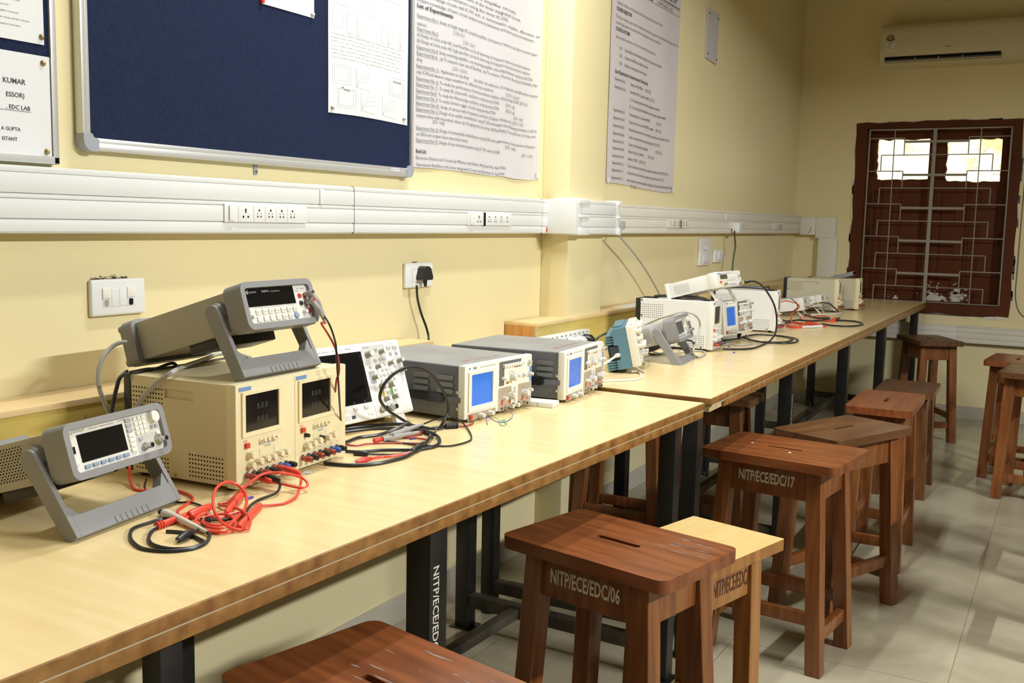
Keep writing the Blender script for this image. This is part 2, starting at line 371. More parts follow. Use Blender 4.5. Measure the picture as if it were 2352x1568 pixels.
m = MB(); m.box((WX, YB, 0), (WX+0.010, 3.389, 0.085), 'skirt', 0.002); m.box((WX, 3.70, 0), (WX+0.010, L, 0.085), 'skirt', 0.002); m.box((WX, 3.379, 0), (-1.635, 3.71, 0.085), 'skirt', 0.002)
struct('baseboard_left', m, 'grey tile skirting along the left wall')
m = MB(); m.box((WX, L-0.010, 0), (XR, L, 0.085), 'skirt', 0.002); struct('baseboard_far', m, 'grey tile skirting along the end wall')
# patch of bare plaster high on the end wall
m = MB(); pts = [(-0.78+0.16*math.cos(a)*(1+0.25*math.sin(3*a)), 2.80+0.075*math.sin(a)*(1+0.2*math.cos(2*a))) for a in [i*math.pi/12 for i in range(24)]]
m.slab([(p[0], p[1]+0.25*(p[0]+0.78)) for p in pts], [], 0, 0.0015, 'ceiling', T=Matrix.Translation((0, L, 0)) @ FRONT); struct('trim_3', m, 'pale plaster patch above the air conditioner')

# ---- window
win = tag(bpy.data.objects.new('window_1', None), 'maroon barred window with two shutters in the end wall', None, kind='structure'); COL.objects.link(win)
FAR = Matrix.Translation((0, L, 0)) @ FRONT
def jag(x0, z0, x1, z1, amp, n=14):
    out = []
    for (ax, az), (bx, bz) in (((x0, z0), (x1, z0)), ((x1, z0), (x1, z1)), ((x1, z1), (x0, z1)), ((x0, z1), (x0, z0))):
        for i in range(n):
            t = i/n; out.append((ax+(bx-ax)*t+random.uniform(-amp, amp), az+(bz-az)*t+random.uniform(-amp, amp)))
    return out
m = MB(FAR)
m.slab(jag(-1.368, 0.690, -0.348, 1.956, 0.006), [[(W0, WZ0), (W1_, WZ0), (W1_, WZ1), (W0, WZ1)]], 0, 0.004, 'maroon')
for a, b, c, d in ((W0, WZ0, W0+0.012, WZ1), (W1_-0.012, WZ0, W1_, WZ1), (W0, WZ1-0.012, W1_, WZ1), (W0, WZ0, W1_, WZ0+0.012)): m.box((a, b, -0.2), (c, d, 0.002), 'maroon')
m.build('frame', win)
m = MB(FAR)
for i in range(26):                      # torn plaster along the left and lower edges of the painted border
    z = random.uniform(0.74, 1.55); w = random.uniform(0.004, 0.012); m.slab(jag(-1.372-w, z, -1.364, z+random.uniform(0.02, 0.06), 0.003, 3), [], 0, 0.003, 'plaster')
for x, w in ((-0.48, 0.10), (-0.40, 0.05), (-0.60, 0.03), (-1.05, 0.05)): m.slab(jag(x-w/2, 0.672, x+w/2, 0.694, 0.006, 4), [], 0, 0.003, 'plaster')
for i in range(10):
    z = random.uniform(0.75, 1.65); m.slab(jag(-0.348, z, -0.338, z+random.uniform(0.03, 0.10), 0.002, 3), [], 0, 0.002, random.choice(['plaster', 'bluepaint']))
for i in range(12):
    x = random.uniform(-1.3, -0.4); m.slab(jag(x, 1.950, x+random.uniform(0.03, 0.09), 1.962, 0.002, 3), [], 0, 0.002, 'plaster')
m.slab(jag(-1.08, 0.684, -0.50, 0.690, 0.003, 10), [], 0, 0.003, 'bluepaint')
m.build('chipped_plaster', win)
XM = -0.862
for x0, x1, px0, px1, pz0, pz1 in ((W0+0.012, XM, -1.237, -0.900, 1.578, 1.845), (XM, W1_-0.012, -0.797, -0.462, 1.566, 1.840)):
    sh = MB(FAR); hole = jag(px0, pz0, px1, pz1, 0.006, 10)
    sh.slab([(x0, WZ0+0.012), (x1, WZ0+0.012), (x1, WZ1-0.012), (x0, WZ1-0.012)], [hole], -0.105, -0.075, 'shutter')
    for k in range(2):                   # raised lower boards and their stiles
        a = x0+0.055+k*(x1-x0-0.09)/2; b = a+(x1-x0-0.11)/2-0.012
        sh.box((a, WZ0+0.05, -0.075), (b, 1.52, -0.069), 'shutter', 0.003)
    sh.box((x0, WZ0+0.012, -0.075), (x0+0.045, WZ1-0.012, -0.064), 'shutter', 0.003); sh.box((x1-0.045, WZ0+0.012, -0.075), (x1, WZ1-0.012, -0.064), 'shutter', 0.003)
    so = sh.build('shutter', win)
    hd = MB(FAR); hx = x0+0.03 if x0 < -1 else x1-0.03
    hd.box((hx-0.006, 1.14, -0.064), (hx+0.006, 1.23, -0.05), 'maroon', 0.003); hd.build('handle', so)
    pn = MB(FAR); pn.box((px0-0.02, pz0-0.02, -0.100), (px1+0.02, pz1+0.02, -0.096), 'pane'); po = pn.build('pane', so)
    cr = MB(FAR)
    for i in range(9):
        a, z = random.uniform(px0+0.05, px1-0.05), random.uniform(pz0+0.04, pz1-0.04); pts = [(a, z, -0.094)]
        for k in range(4): a += random.uniform(-0.02, 0.05); z += random.uniform(-0.03, 0.02); pts.append((min(a, px1-0.01), max(z, pz0+0.01), -0.094))
        cr.tube(pts, 0.0009, 'twig', 4, 2)
    cr.build('dry_twig', so)
g = MB(FAR)
GX0, GX1, GZ0, GZ1 = -1.280, -0.414, 0.764, 1.906
gu = lambda u: GX0+(GX1-GX0)*u
gv = lambda v: GZ1+(GZ0-GZ1)*v
def rod(*pts, r=0.0038): 
    P = [(gu(a), gv(b), 0.012) for a, b in pts]
    for i in range(len(P)-1): g.cyl(P[i], P[i+1], r, 'grille', n=7)
rod((0, 0), (1, 0)); rod((0, 1), (1, 1)); rod((0, 0), (0, 1), r=0.005); rod((1, 0), (1, 1), r=0.005); rod((0.185, 0), (0.185, 1)); rod((0.795, 0), (0.795, 1))
g.box((gu(0.476)-0.011, GZ0, 0.010), (gu(0.476)+0.011, GZ1, 0.016), 'grille')
for k in range(5):
    A = 0.05+0.191*k; B = A+0.098; N = 0.24+0.191*k if k < 4 else 1.0
    rod((0, A), (0.26, A), (0.26, B)); rod((1, A), (0.715, A), (0.715, B)); rod((0.095, N), (0.095, B), (0.885, B), (0.885, N))
    g.box((gu(0.262), gv(A+0.022)-0.008, 0.008), (gu(0.713), gv(A+0.022)+0.008, 0.013), 'grille')
g.build('grille', win)
# roughened sunlit ground outside is only ever seen through the papered panes: the daylight itself does that

# ================================================================== CABLE TRUNKING
TX = -1.707                              # face of the trunking
def trunk_profile(m, y0, y1, xw, xf, z0=1.199, z1=1.324, mt='pvc'):
    m.box((xw, y0, z0), (xf-0.004, y1, z1), mt, 0.004)
    h = z1-z0
    m.box((xf-0.006, y0, z0+0.003), (xf-0.001, y1, z0+0.026), mt, 0.0015)        # lower lip
    m.box((xf-0.006, y0, z0+0.028), (xf, y1, z0+0.064), mt, 0.0012)              # lower cover
    m.box((xf-0.006, y0, z0+0.065), (xf-0.0005, y1, z0+0.073), mt, 0.0015)       # middle rib
    m.box((xf-0.006, y0, z0+0.075), (xf, y1, z0+0.112), mt, 0.0012)              # upper cover
    m.box((xf-0.006, y0, z0+0.113), (xf-0.001, y1, z1-0.001), mt, 0.0015)
def trunk(label, y0, y1, mt='pvc'):
    m = MB(); trunk_profile(m, y0, y1, WX, TX, mt=mt); o = m.build('cable_trunking'); return tag(o, label, 'cable trunking', 'white cable trunking runs')
trunk('white wall trunking from the left edge of the picture to the first joint', -2.2, 2.195)
trunk('white wall trunking between the first joint and the column, under the large white poster', 2.198, 3.30)
t = thing('trunking_bend', 'white trunking piece wrapped round the column', 'cable trunking', (0, 0, 0), 0, 'white cable trunking runs')
m = MB(); trunk_profile(m, 3.303, 3.391, WX, TX); trunk_profile(m, 3.391, 3.705, -1.645, -1.592); m.box((-1.757, 3.338, 1.199), (-1.592, 3.391, 1.324), 'pvc', 0.006); m.box((WX, 3.70, 1.199), (-1.592, 3.748, 1.324), 'pvc', 0.006); m.build('cover', t)
for z0, z1 in ((1.310, 1.330), (1.259, 1.270), (1.196, 1.224)):
    for y0, y1 in ((3.36, 3.45), (3.715, 3.750)):
        k = MB(); k.box((-1.70, y0, z0), (-1.586, y1, z1), 'plate', 0.006); k.build('joint_clip', t)
k = MB(); k.box((TX, 3.33, 1.205), (TX+0.0008, 3.345, 1.222), 'red'); k.build('price_sticker', t)
trunk('greyish white trunking beyond the column, below the second poster', 3.75, L, 'pvc_old')
t = thing('trunking_elbow', 'aged white trunking turning down the end wall beside the window', 'cable trunking', (0, 0, 0), 0, 'white cable trunking runs')
m = MB(); m.box((WX+0.05, L-0.05, 1.192), (-1.60, L, 1.312), 'pvc_old', 0.004); m.box((-1.60, L-0.052, 1.17), (-1.464, L, 1.314), 'pvc_old', 0.008); m.build('bend', t)
m = MB(); m.box((-1.578, L-0.048, 0.62), (-1.450, L, 1.172), 'pvc_old', 0.004); m.build('downpipe', t)
m = MB(); pts = [(-1.63, L-0.053, 1.25), (-1.632, L-0.053, 1.225), (-1.65, L-0.053, 1.20)]; m.tube(pts, 0.001, 'dirt', 4); m.build('scratch', t)
o = MB()
for z0, z1 in ((0.512, 0.537), (0.540, 0.575), (0.578, 0.61), (0.612, 0.623)): o.box((WX, L-0.05, z0), (-0.648, L, z1), 'pvc_old', 0.002); o.box((-0.645, L-0.05, z0), (XR, L, z1), 'pvc_old', 0.002)
o.box((WX, L-0.046, 0.512), (XR, L, 0.622), 'pvc_old'); tag(o.build('cable_trunking'), 'white trunking low on the end wall under the window', 'cable trunking', 'white cable trunking runs')
m = MB()
for y in (2.1965, 3.3015): m.box((WX, y-0.0012, 1.199), (TX-0.0035, y+0.0012, 1.3245), 'hole')
tag(m.build('trunking_gap'), 'dark dirty gaps between the trunking lengths', 'joint')
for nm, y, z0, z1, lab in (('trunking_clip', 2.057, 1.274, 1.312, 'short white cover clip on the upper strip of the near trunking'), ('trunking_clip', 5.505, 1.268, 1.306, 'small white cover clip on the trunking beyond the column')):
    k = MB(); k.box((TX, y-0.006, z0), (TX+0.004, y+0.006, z1), 'plate', 0.0015); tag(k.build(nm), lab, 'clip')

# ---- socket modules in the trunking : panel in wall coordinates (along the wall = +y, up, out)
LW = Matrix(((0, 0, 1, 0), (1, 0, 0, 0), (0, 1, 0, 0), (0, 0, 0, 1)))           # (y, z, out) -> world
def hole(m, a, b, r, k=1.0): m.slab([(a+r*math.cos(t)*0.9, b+r*k*math.sin(t)) for t in [i*math.pi/5 for i in range(10)]], [], 0, 0.0006, 'hole')
def big_socket(m, a, b, s=1.0):
    hole(m, a, b+0.0085*s, 0.0032*s); hole(m, a, b+0.003*s, 0.0026*s); hole(m, a-0.0085*s, b-0.009*s, 0.003*s); hole(m, a+0.0085*s, b-0.009*s, 0.003*s)
def small_socket(m, a, b, s=1.0):
    hole(m, a, b+0.008*s, 0.003*s); hole(m, a-0.0065*s, b-0.0005*s, 0.0014*s); hole(m, a+0.0065*s, b-0.0005*s, 0.0014*s); hole(m, a-0.006*s, b-0.008*s, 0.0024*s); hole(m, a+0.006*s, b-0.008*s, 0.0024*s)
def socket_strip(label, y0, y1, mods, mt='plate', out=0.004, skew=0):
    t = thing('socket_strip', label, 'socket', (TX, y0, 1.226), 0, 'socket strips in the trunking')
    w = y1-y0; m = MB(LW); m.box((0, -0.001, 0), (w, 0.041, out), mt, 0.001); m.build('frame', t)
    for kind, a, wd in mods:
        k = MB(LW); c = a+wd/2
        sk = skew if kind == 'T' else 0
        if kind == 'W': k.box((a, 0.002, out), (a+wd, 0.038, out+0.0045), mt, 0.003); k.build('switch_rocker', t); continue
        if kind == 'H': k.box((a, 0.0, out-0.001), (a+wd, 0.040, out+0.006), 'steel', 0.003); k.build('open_shutter', t); continue
        k.box((a+0.0006, 0.0006, out-0.001), (a+wd-0.0006, 0.0394, out+0.0012), mt, 0.0005)
        kk = MB(LW @ Matrix.Translation((0, 0.0205, out+0.0012)))
        (big_socket if kind == 'B' else small_socket)(kk, c, 0, 0.92)
        po = k.build('socket_module', t); kk.build('pin_holes', po)
    return t
socket_strip('long five-socket strip in the trunking below the navy board', 1.715, 1.998, [('W', 0.012, 0.018), ('B', 0.042, 0.048), ('S', 0.092, 0.038), ('S', 0.131, 0.038), ('S', 0.170, 0.038), ('S', 0.209, 0.038)])
socket_strip('socket strip with a dark gap, in the trunking just before the column', 2.775, 3.060, [('W', 0.010, 0.02), ('B', 0.040, 0.052), ('S', 0.112, 0.038), ('S', 0.152, 0.038), ('S', 0.192, 0.038), ('S', 0.232, 0.038)])
m = MB(LW); m.box((2.872, 1.224, TX), (2.878, 1.268, TX+0.009), 'hole'); tag(m.build('socket_gap'), 'black slit where the middle socket strip lifts out', 'gap')
socket_strip('small socket pair with a shiny rocker beyond the column, nearest the grey plug', 4.585, 4.875, [('W', 0.008, 0.03), ('B', 0.055, 0.06), ('S', 0.118, 0.04), ('H', 0.160, 0.022), ('S', 0.190, 0.045), ('S', 0.238, 0.045)], 'pvc_old')
socket_strip('faint socket strip beyond the column that holds the square white plug', 5.575, 5.880, [('W', 0.012, 0.05), ('S', 0.07, 0.06), ('S', 0.16, 0.05), ('S', 0.215, 0.05)], 'pvc_old')
socket_strip('furthest socket strip in the left trunking, close to the corner', 6.50, 6.80, [('W', 0.012, 0.05), ('S', 0.07, 0.07), ('H', 0.150, 0.03), ('S', 0.19, 0.05)], 'pvc_old')

# ---- switch and data plates on the wall
def plate(name, label, cat, y0, y1, z0, z1, out=0.012):
    t = thing(name, label, cat, (WX, y0, z0)); w, h = y1-y0, z1-z0
    m = MB(LW); m.box((0, 0, 0), (w, h, out), 'plate', 0.005, seg=3); m.build('plate', t); return t, w, h, out
t, w, h, d = plate('data_outlet', 'white twin data outlet plate low on the wall at left, with broken plaster above it', 'wall outlet', 1.384, 1.521, 1.028, 1.104)
m = MB(LW); m.box((0.028, 0.020, d), (0.110, 0.056, d+0.001), 'plate', 0.0005)
for x in (0.049, 0.069, 0.089): m.box((x, 0.020, d+0.0008), (x+0.0006, 0.056, d+0.0013), 'joint')
m.build('centre_module', t)
for a in (0.034, 0.096):
    k = MB(LW); k.box((a-0.008, 0.037, d), (a+0.012, 0.058, d+0.003), 'panel', 0.001); k.build('hinged_cover', t)
    k = MB(LW); k.slab(rrect(0.011, 0.014, 0.004, cx=a+0.002, cy=0.027), [], d, d+0.0016, 'hole' if a > 0.05 else 'knob_dark'); k.build('port', t)
m = MB(LW)
for i in range(150):
    x = random.uniform(0.006, 0.098); z = 0.0755+abs(random.gauss(0, 0.0022))*(1.2 if 0.03 < x < 0.07 else 0.8); r = random.uniform(0.0004, 0.0012); m.box((x, z, 0), (x+r*3, z+r, r*2), random.choice(['dirt', 'plaster', 'hole', 'dirt', 'dirt']), 0)
m.build('broken_plaster_edge', t)
t, w, h, d = plate('power_outlet', 'white square power outlet with a black plug in it, above the table', 'wall outlet', 2.493, 2.640, 1.034, 1.110)
m = MB(LW); m.box((0.034, 0.018, d), (0.086, 0.056, d+0.0012), 'plate', 0.0006); m.build('socket_module', t)
m = MB(LW); m.box((0.089, 0.018, d), (0.109, 0.056, d+0.0012), 'plate', 0.0006); m.build('switch_rocker', t)
m = MB(LW)
for a, b, c, e in ((0.033, 0.0572, 0.110, 0.0578), (0.0332, 0.018, 0.0338, 0.057), (0.0872, 0.018, 0.0878, 0.057), (0.089, 0.0172, 0.109, 0.0178)): m.box((a, b, d), (c, e, d+0.0006), 'joint')
m.build('module_outline', t)
m = MB(LW)
for i in range(9): x = random.uniform(0.05, 0.07); m.box((x, 0.0765, 0), (x+0.003, 0.0785, 0.003), 'dirt')
m.build('broken_plaster_edge', t)
t, w, h, d = plate('switch_board', 'tall narrow white switch plate beyond the column', 'switch plate', 5.192, 5.380, 1.028, 1.172, 0.016)
m = MB(LW); m.box((0.05, 0.012, d), (0.14, 0.055, d+0.003), 'plate', 0.001)
for i in range(7): m.box((0.055+i*0.012, 0.012, d+0.003), (0.061+i*0.012, 0.024, d+0.0035), 'joint')
m.build('lower_module', t)
for a in (0.066, 0.098): k = MB(LW); k.box((a, 0.085, d), (a+0.026, 0.108, d+0.006), 'plate', 0.002); k.build('switch_rocker', t)
k = MB(LW); k.box((0.06, 0.080, d), (0.065, 0.086, d+0.001), 'hole'); k.build('indicator', t)
t, w, h, d = plate('switch_plate', 'small white switch plate just right of the tall one', 'switch plate', 5.446, 5.592, 1.038, 1.108, 0.016)
k = MB(LW); k.box((0.055, 0.016, d), (0.10, 0.056, d+0.006), 'plate', 0.002); k.build('switch_rocker', t)
m = MB(LW); m.slab([(5.172, 2.104), (5.345, 2.092), (5.352, 2.352), (5.170, 2.352)], [], 0.001, 0.012, 'panelboard', T=Matrix.Translation((0, 0, WX)))
t = thing('blank_plate', 'grey blank cover plate screwed high on the wall beyond the second poster', 'cover plate', (0, 0, 0)); m.build('plate', t)
for y, z in ((5.188, 2.33), (5.336, 2.325), (5.186, 2.125), (5.332, 2.115)): k = MB(LW); k.cyl((y, z, WX+0.011), (y, z, WX+0.015), 0.004, 'hole', n=8); k.build('screw', t)
# plug in the outlet + its cable
def strainplug(t, base, s=1.0):
    pass
t = thing('power_plug', 'black three-pin plug and its cable hanging down to the plywood ledge', 'plug', (0, 0, 0))
m = MB(LW); m.slab([(2.548, 1.058), (2.596, 1.058), (2.600, 1.066), (2.588, 1.094), (2.576, 1.100), (2.566, 1.100), (2.556, 1.094), (2.545, 1.066)], [], WX+0.013, WX+0.040, 'black'); m.build('plug_body', t, bevel=0.004)
m = MB(); m.rings([(-1.728, 2.572, 1.060), (-1.728, 2.572, 1.048), (-1.728, 2.573, 1.038)], [0.007, 0.006, 0.0042], 'black', 10); m.build('strain_relief', t)
m = MB(); m.tube([(-1.7280, 2.5260, 1.0437), (-1.7280, 2.5313, 1.0040), (-1.7280, 2.5508, 0.9591), (-1.7250, 2.5732, 0.9175), (-1.7200, 2.5807, 0.8877), (-1.7150, 2.5760, 0.8697)], 0.0036, 'black_wire'); m.build('cable', t)
t = thing('power_plug', 'grey plug in the trunking at the column, its grey cable slanting down the wall', 'plug', (0, 0, 0))
m = MB(); m.box((TX+0.004, 3.930, 1.218), (TX+0.045, 3.975, 1.252), 'button_grey', 0.006); m.build('plug_body', t)
m = MB(); m.rings([(-1.680, 3.960, 1.222), (-1.680, 3.962, 1.198)], [0.007, 0.005], 'button_grey', 8); m.build('strain_relief', t)
m = MB(); m.tube([(-1.6800, 3.9295, 1.2002), (-1.6800, 3.9877, 1.1728), (-1.6800, 4.1135, 1.1175), (-1.6800, 4.2474, 1.0475), (-1.6800, 4.3611, 0.9786), (-1.6800, 4.4691, 0.9049), (-1.6700, 4.5051, 0.8563)], 0.0042, 'grey_wire'); m.build('cable', t)
t = thing('power_plug', 'square white adapter plug in the far trunking with a dark twisted wire hanging from it', 'plug', (0, 0, 0))
m = MB(); m.box((TX+0.004, 5.612, 1.205), (TX+0.045, 5.668, 1.260), 'plate', 0.006); m.build('plug_body', t)
m = MB(); m.tube([(-1.6800, 5.5862, 1.2151), (-1.6800, 5.6030, 1.1616), (-1.6800, 5.6164, 1.1298), (-1.6800, 5.5992, 1.0812), (-1.6800, 5.5884, 1.0448), (-1.6800, 5.5803, 0.9913), (-1.6800, 5.5829, 0.9227)], 0.005, 'olive_wire', 6); m.build('cable', t)

# ================================================================== NOTICE BOARDS AND POSTERS
def pins(spots, off, mt='brass', what=''):
    for y, z, lab in spots:
        m = MB(LW); m.rings([(y, z, off), (y, z, off+0.003), (y, z, off+0.006), (y, z, off+0.007)], [0.006, 0.0055, 0.003, 0.0005], mt, 10); tag(m.build('push_pin'), lab, 'pin', 'pins in the notice boards')
# left board
t = thing('notice_board', 'navy notice board in a thin silver frame at the left edge', 'notice board', (0, 0, 0))
m = MB(LW); m.box((0.55, 1.345, WX+0.001), (1.303, 2.30, WX+0.016), 'felt'); m.build('felt_panel', t)
for a, b, c, e in ((0.54, 1.331, 1.313, 1.346), (1.300, 1.331, 1.313, 2.32), (0.54, 2.30, 1.313, 2.315), (0.54, 1.331, 0.553, 2.315)):
    k = MB(LW); k.box((a, b, WX), (c, e, WX+0.022), 'alu', 0.002); k.build('frame_rail', t)
OFF = WX+0.018
def sheetmesh(y0, y1, z0, z1, off, mt, wave=0.0, bot=None, na=10, nb=10):
    fn = lambda a, b: ((off+wave*(math.sin(a*21+b*3)+0.6*math.sin(b*17-a*9))*0.5+abs(wave)), a, b+((bot(a) if bot else 0)*(1-(b-z0)/(z1-z0))))
    m = MB(); m.sheet(fn, y0, y1, z0, z1, na, nb, mt); return m, fn
m, fn = sheetmesh(0.62, 1.2985, 1.3435, 1.532, OFF, 'paper', 0.0006)
wf = lambda fn, d=0.0007: (lambda a, b: (fn(a, b)[0]+d, fn(a, b)[1], fn(a, b)[2]))
for s, y1, z, h in (('KUMAR', 1.2465, 1.474, 0.0095), ('ESSOR)', 1.243, 1.4495, 0.0085), (', EDC LAB', 1.2545, 1.4275, 0.0078), ('A GUPTA', 1.233, 1.388, 0.0066), ('ISTANT', 1.226, 1.3695, 0.0066)): m.text(s, (y1, z), 0, 0, h, 'ink', al='R', bold=0.012, warp=wf(fn))
m.add([wf(fn)(*p) for p in ((1.185, 1.4245), (1.256, 1.4245), (1.256, 1.4253), (1.185, 1.4253))], [(0, 1, 2, 3)], 'ink')
tag(m.build('name_sheet'), 'white sheet with bold printed names on the left notice board, lower of the two', 'paper sheet')
m, fn = sheetmesh(0.62, 1.2885, 1.553, 1.75, OFF, 'paper', 0.0006)
for i in range(15): m.text('Study of operational amplifier circuits and their response in the laboratory'[:random.randint(40, 74)], (1.262-random.uniform(0, 0.05), 1.578+i*0.0115), 0, 0, 0.0034, 'ink2', al='R', warp=wf(fn))
tag(m.build('printed_sheet'), 'white sheet of small print on the left notice board, upper of the two', 'paper sheet')
pins([(1.283, 1.567, 'brass pin at the lower corner of the small print sheet'), (1.284, 1.519, 'brass pin at the upper corner of the name sheet'), (1.287, 1.354, 'brass pin at the lower corner of the name sheet')], OFF)
# big navy board
t = thing('notice_board', 'large navy felt board with silver frame and rounded grey corners', 'notice board', (0, 0, 0))
m = MB(LW); m.box((1.372, 1.375, WX+0.004), (2.502, 2.45, WX+0.018), 'felt'); m.build('felt_panel', t)
BF = WX+0.026
k = MB(LW); k.box((1.40, 1.364, WX+0.003), (2.48, 1.379, BF), 'alu', 0.003); k.box((1.40, 1.379, WX+0.003), (2.48, 1.389, BF-0.004), 'alu', 0.001); k.build('bottom_rail', t)
k = MB(LW); k.box((1.364, 1.395, WX+0.003), (1.376, 2.45, BF), 'alu', 0.003); k.box((1.376, 1.395, WX+0.003), (1.385, 2.45, BF-0.004), 'alu', 0.001); k.build('side_rail', t)
k = MB(LW); k.box((2.497, 1.395, WX+0.003), (2.508, 2.45, BF), 'alu', 0.003); k.build('side_rail', t)
k = MB(LW); k.box((1.364, 2.44, WX+0.003), (2.508, 2.455, BF), 'alu', 0.003); k.build('top_rail', t)
for y, s in ((1.364, 1), (2.508, -1)):
    q = [(y, 1.397), (y, 1.384)]+[(y+s*(0.022-0.022*math.cos(R(a))), 1.384-0.022*math.sin(R(a))) for a in range(15, 91, 15)]+[(y+s*0.036, 1.362), (y+s*0.036, 1.386), (y+s*0.024, 1.390), (y+s*0.020, 1.397)]
    k = MB(LW); k.slab(q if s > 0 else q[::-1], [], WX+0.002, BF+0.002, 'corner'); k.build('corner_cap', t, bevel=0.003)
k = MB(LW); k.box((1.865, 1.340, WX), (1.877, 1.366, WX+0.004), 'corner', 0.001); k.cyl((1.871, 1.347, WX+0.004), (1.871, 1.347, WX+0.006), 0.003, 'brass', n=8); k.build('wall_bracket', t)
k = MB(LW); k.box((2.40, 1.378, BF-0.003), (2.440, 1.386, BF-0.0025), 'paper'); k.text('JEKROMAC', (2.4025, 1.3805, BF-0.0022), X3, Y3, 0.0036, 'ink2', w=0.035); k.build('maker_label', t)
FO = WX+0.0195
m, fn = sheetmesh(2.123, 2.481, 1.513, 2.02, FO, 'paper', 0.0012, bot=lambda a: 0.008*math.sin((a-2.1)*9)*0.4)
W_ = wf(fn)
def line(m, pts, w, mt, warp):
    for i in range(len(pts)-1):
        a, b = Vector(pts[i]), Vector(pts[i+1]); d = (b-a); n = Vector((-d.y, d.x)).normalized()*w/2
        m.add([warp(*(a-n)), warp(*(b-n)), warp(*(b+n)), warp(*(a+n))], [(0, 1, 2, 3)], mt)
def boxl(m, y, z, w, h, mt='pencil', lw=0.0008): line(m, [(y, z), (y+w, z), (y+w, z+h), (y, z+h), (y, z)], lw, mt, W_)
for i, z in enumerate((1.845, 1.832, 1.718, 1.708, 1.698, 1.688, 1.678, 1.668, 1.658)):
    y = 2.135
    while y < 2.44-(0.16 if i == 1 else 0): w = random.uniform(0.006, 0.026); line(m, [(y, z), (y+w, z+random.uniform(-0.002, 0.002))], 0.0016, 'pencil', W_); y += w+random.uniform(0.003, 0.007)
for y, z, w, h in ((2.14, 1.795, 0.07, 0.03), (2.165, 1.795, 0.022, 0.03), (2.25, 1.785, 0.075, 0.03), (2.28, 1.785, 0.018, 0.03), (2.14, 1.735, 0.04, 0.04), (2.20, 1.725, 0.04, 0.055), (2.205, 1.718, 0.035, 0.01), (2.14, 1.592, 0.075, 0.048), (2.147, 1.600, 0.056, 0.034), (2.16, 1.530, 0.078, 0.05), (2.166, 1.536, 0.062, 0.042), (2.395, 1.588, 0.070, 0.050), (2.405, 1.594, 0.052, 0.036), (2.33, 1.718, 0.02, 0.02), (2.355, 1.725, 0.02, 0.05)): boxl(m, y, z, w, h)
for y, z, w, h in ((2.245, 1.722, 0.06, 0.05), (2.24, 1.590, 0.06, 0.05), (2.262, 1.530, 0.062, 0.05), (2.385, 1.720, 0.03, 0.05), (2.44, 1.722, 0.03, 0.045), (2.36, 1.528, 0.065, 0.055)):
    line(m, [(y, z+h), (y, z), (y+w, z-0.004)], 0.001, 'pencil', W_)
    for k in range(3): line(m, [(y+w*q, z+h*(0.35+0.25*k)*(1-(1-q)**3)) for q in (0, 0.15, 0.3, 0.5, 0.75, 1)], 0.0008, 'pencil', W_)
for y, z in ((2.412, 1.628), (2.425, 1.627), (2.438, 1.628), (2.177, 1.583), (2.188, 1.578), (2.20, 1.577)): line(m, [(y, z), (y+0.010, z-0.001)], 0.003, 'ink2', W_)
tag(m.build('handwritten_sheet'), 'large white sheet of faint pencil diagrams pinned to the navy board', 'paper sheet')
pins([(2.138, 1.527, 'silver pin at the lower left of the diagram sheet'), (2.462, 1.529, 'silver pin at the lower right of the diagram sheet')], FO+0.002, 'steel')
m, fn = sheetmesh(1.872, 2.068, 1.742, 1.98, FO, 'paper', 0.001); tag(m.build('blank_sheet'), 'small white sheet cut by the top of the picture on the navy board', 'paper sheet')
pins([(2.060, 1.750, 'clear pin at the corner of the small white sheet')], FO+0.002, 'knob')
m = MB(LW); m.cyl((1.876, 1.747, FO), (1.876, 1.747, FO+0.008), 0.005, 'red', n=10); tag(m.build('push_pin'), 'red pin at the left corner of the small white sheet', 'pin', 'pins in the notice boards')

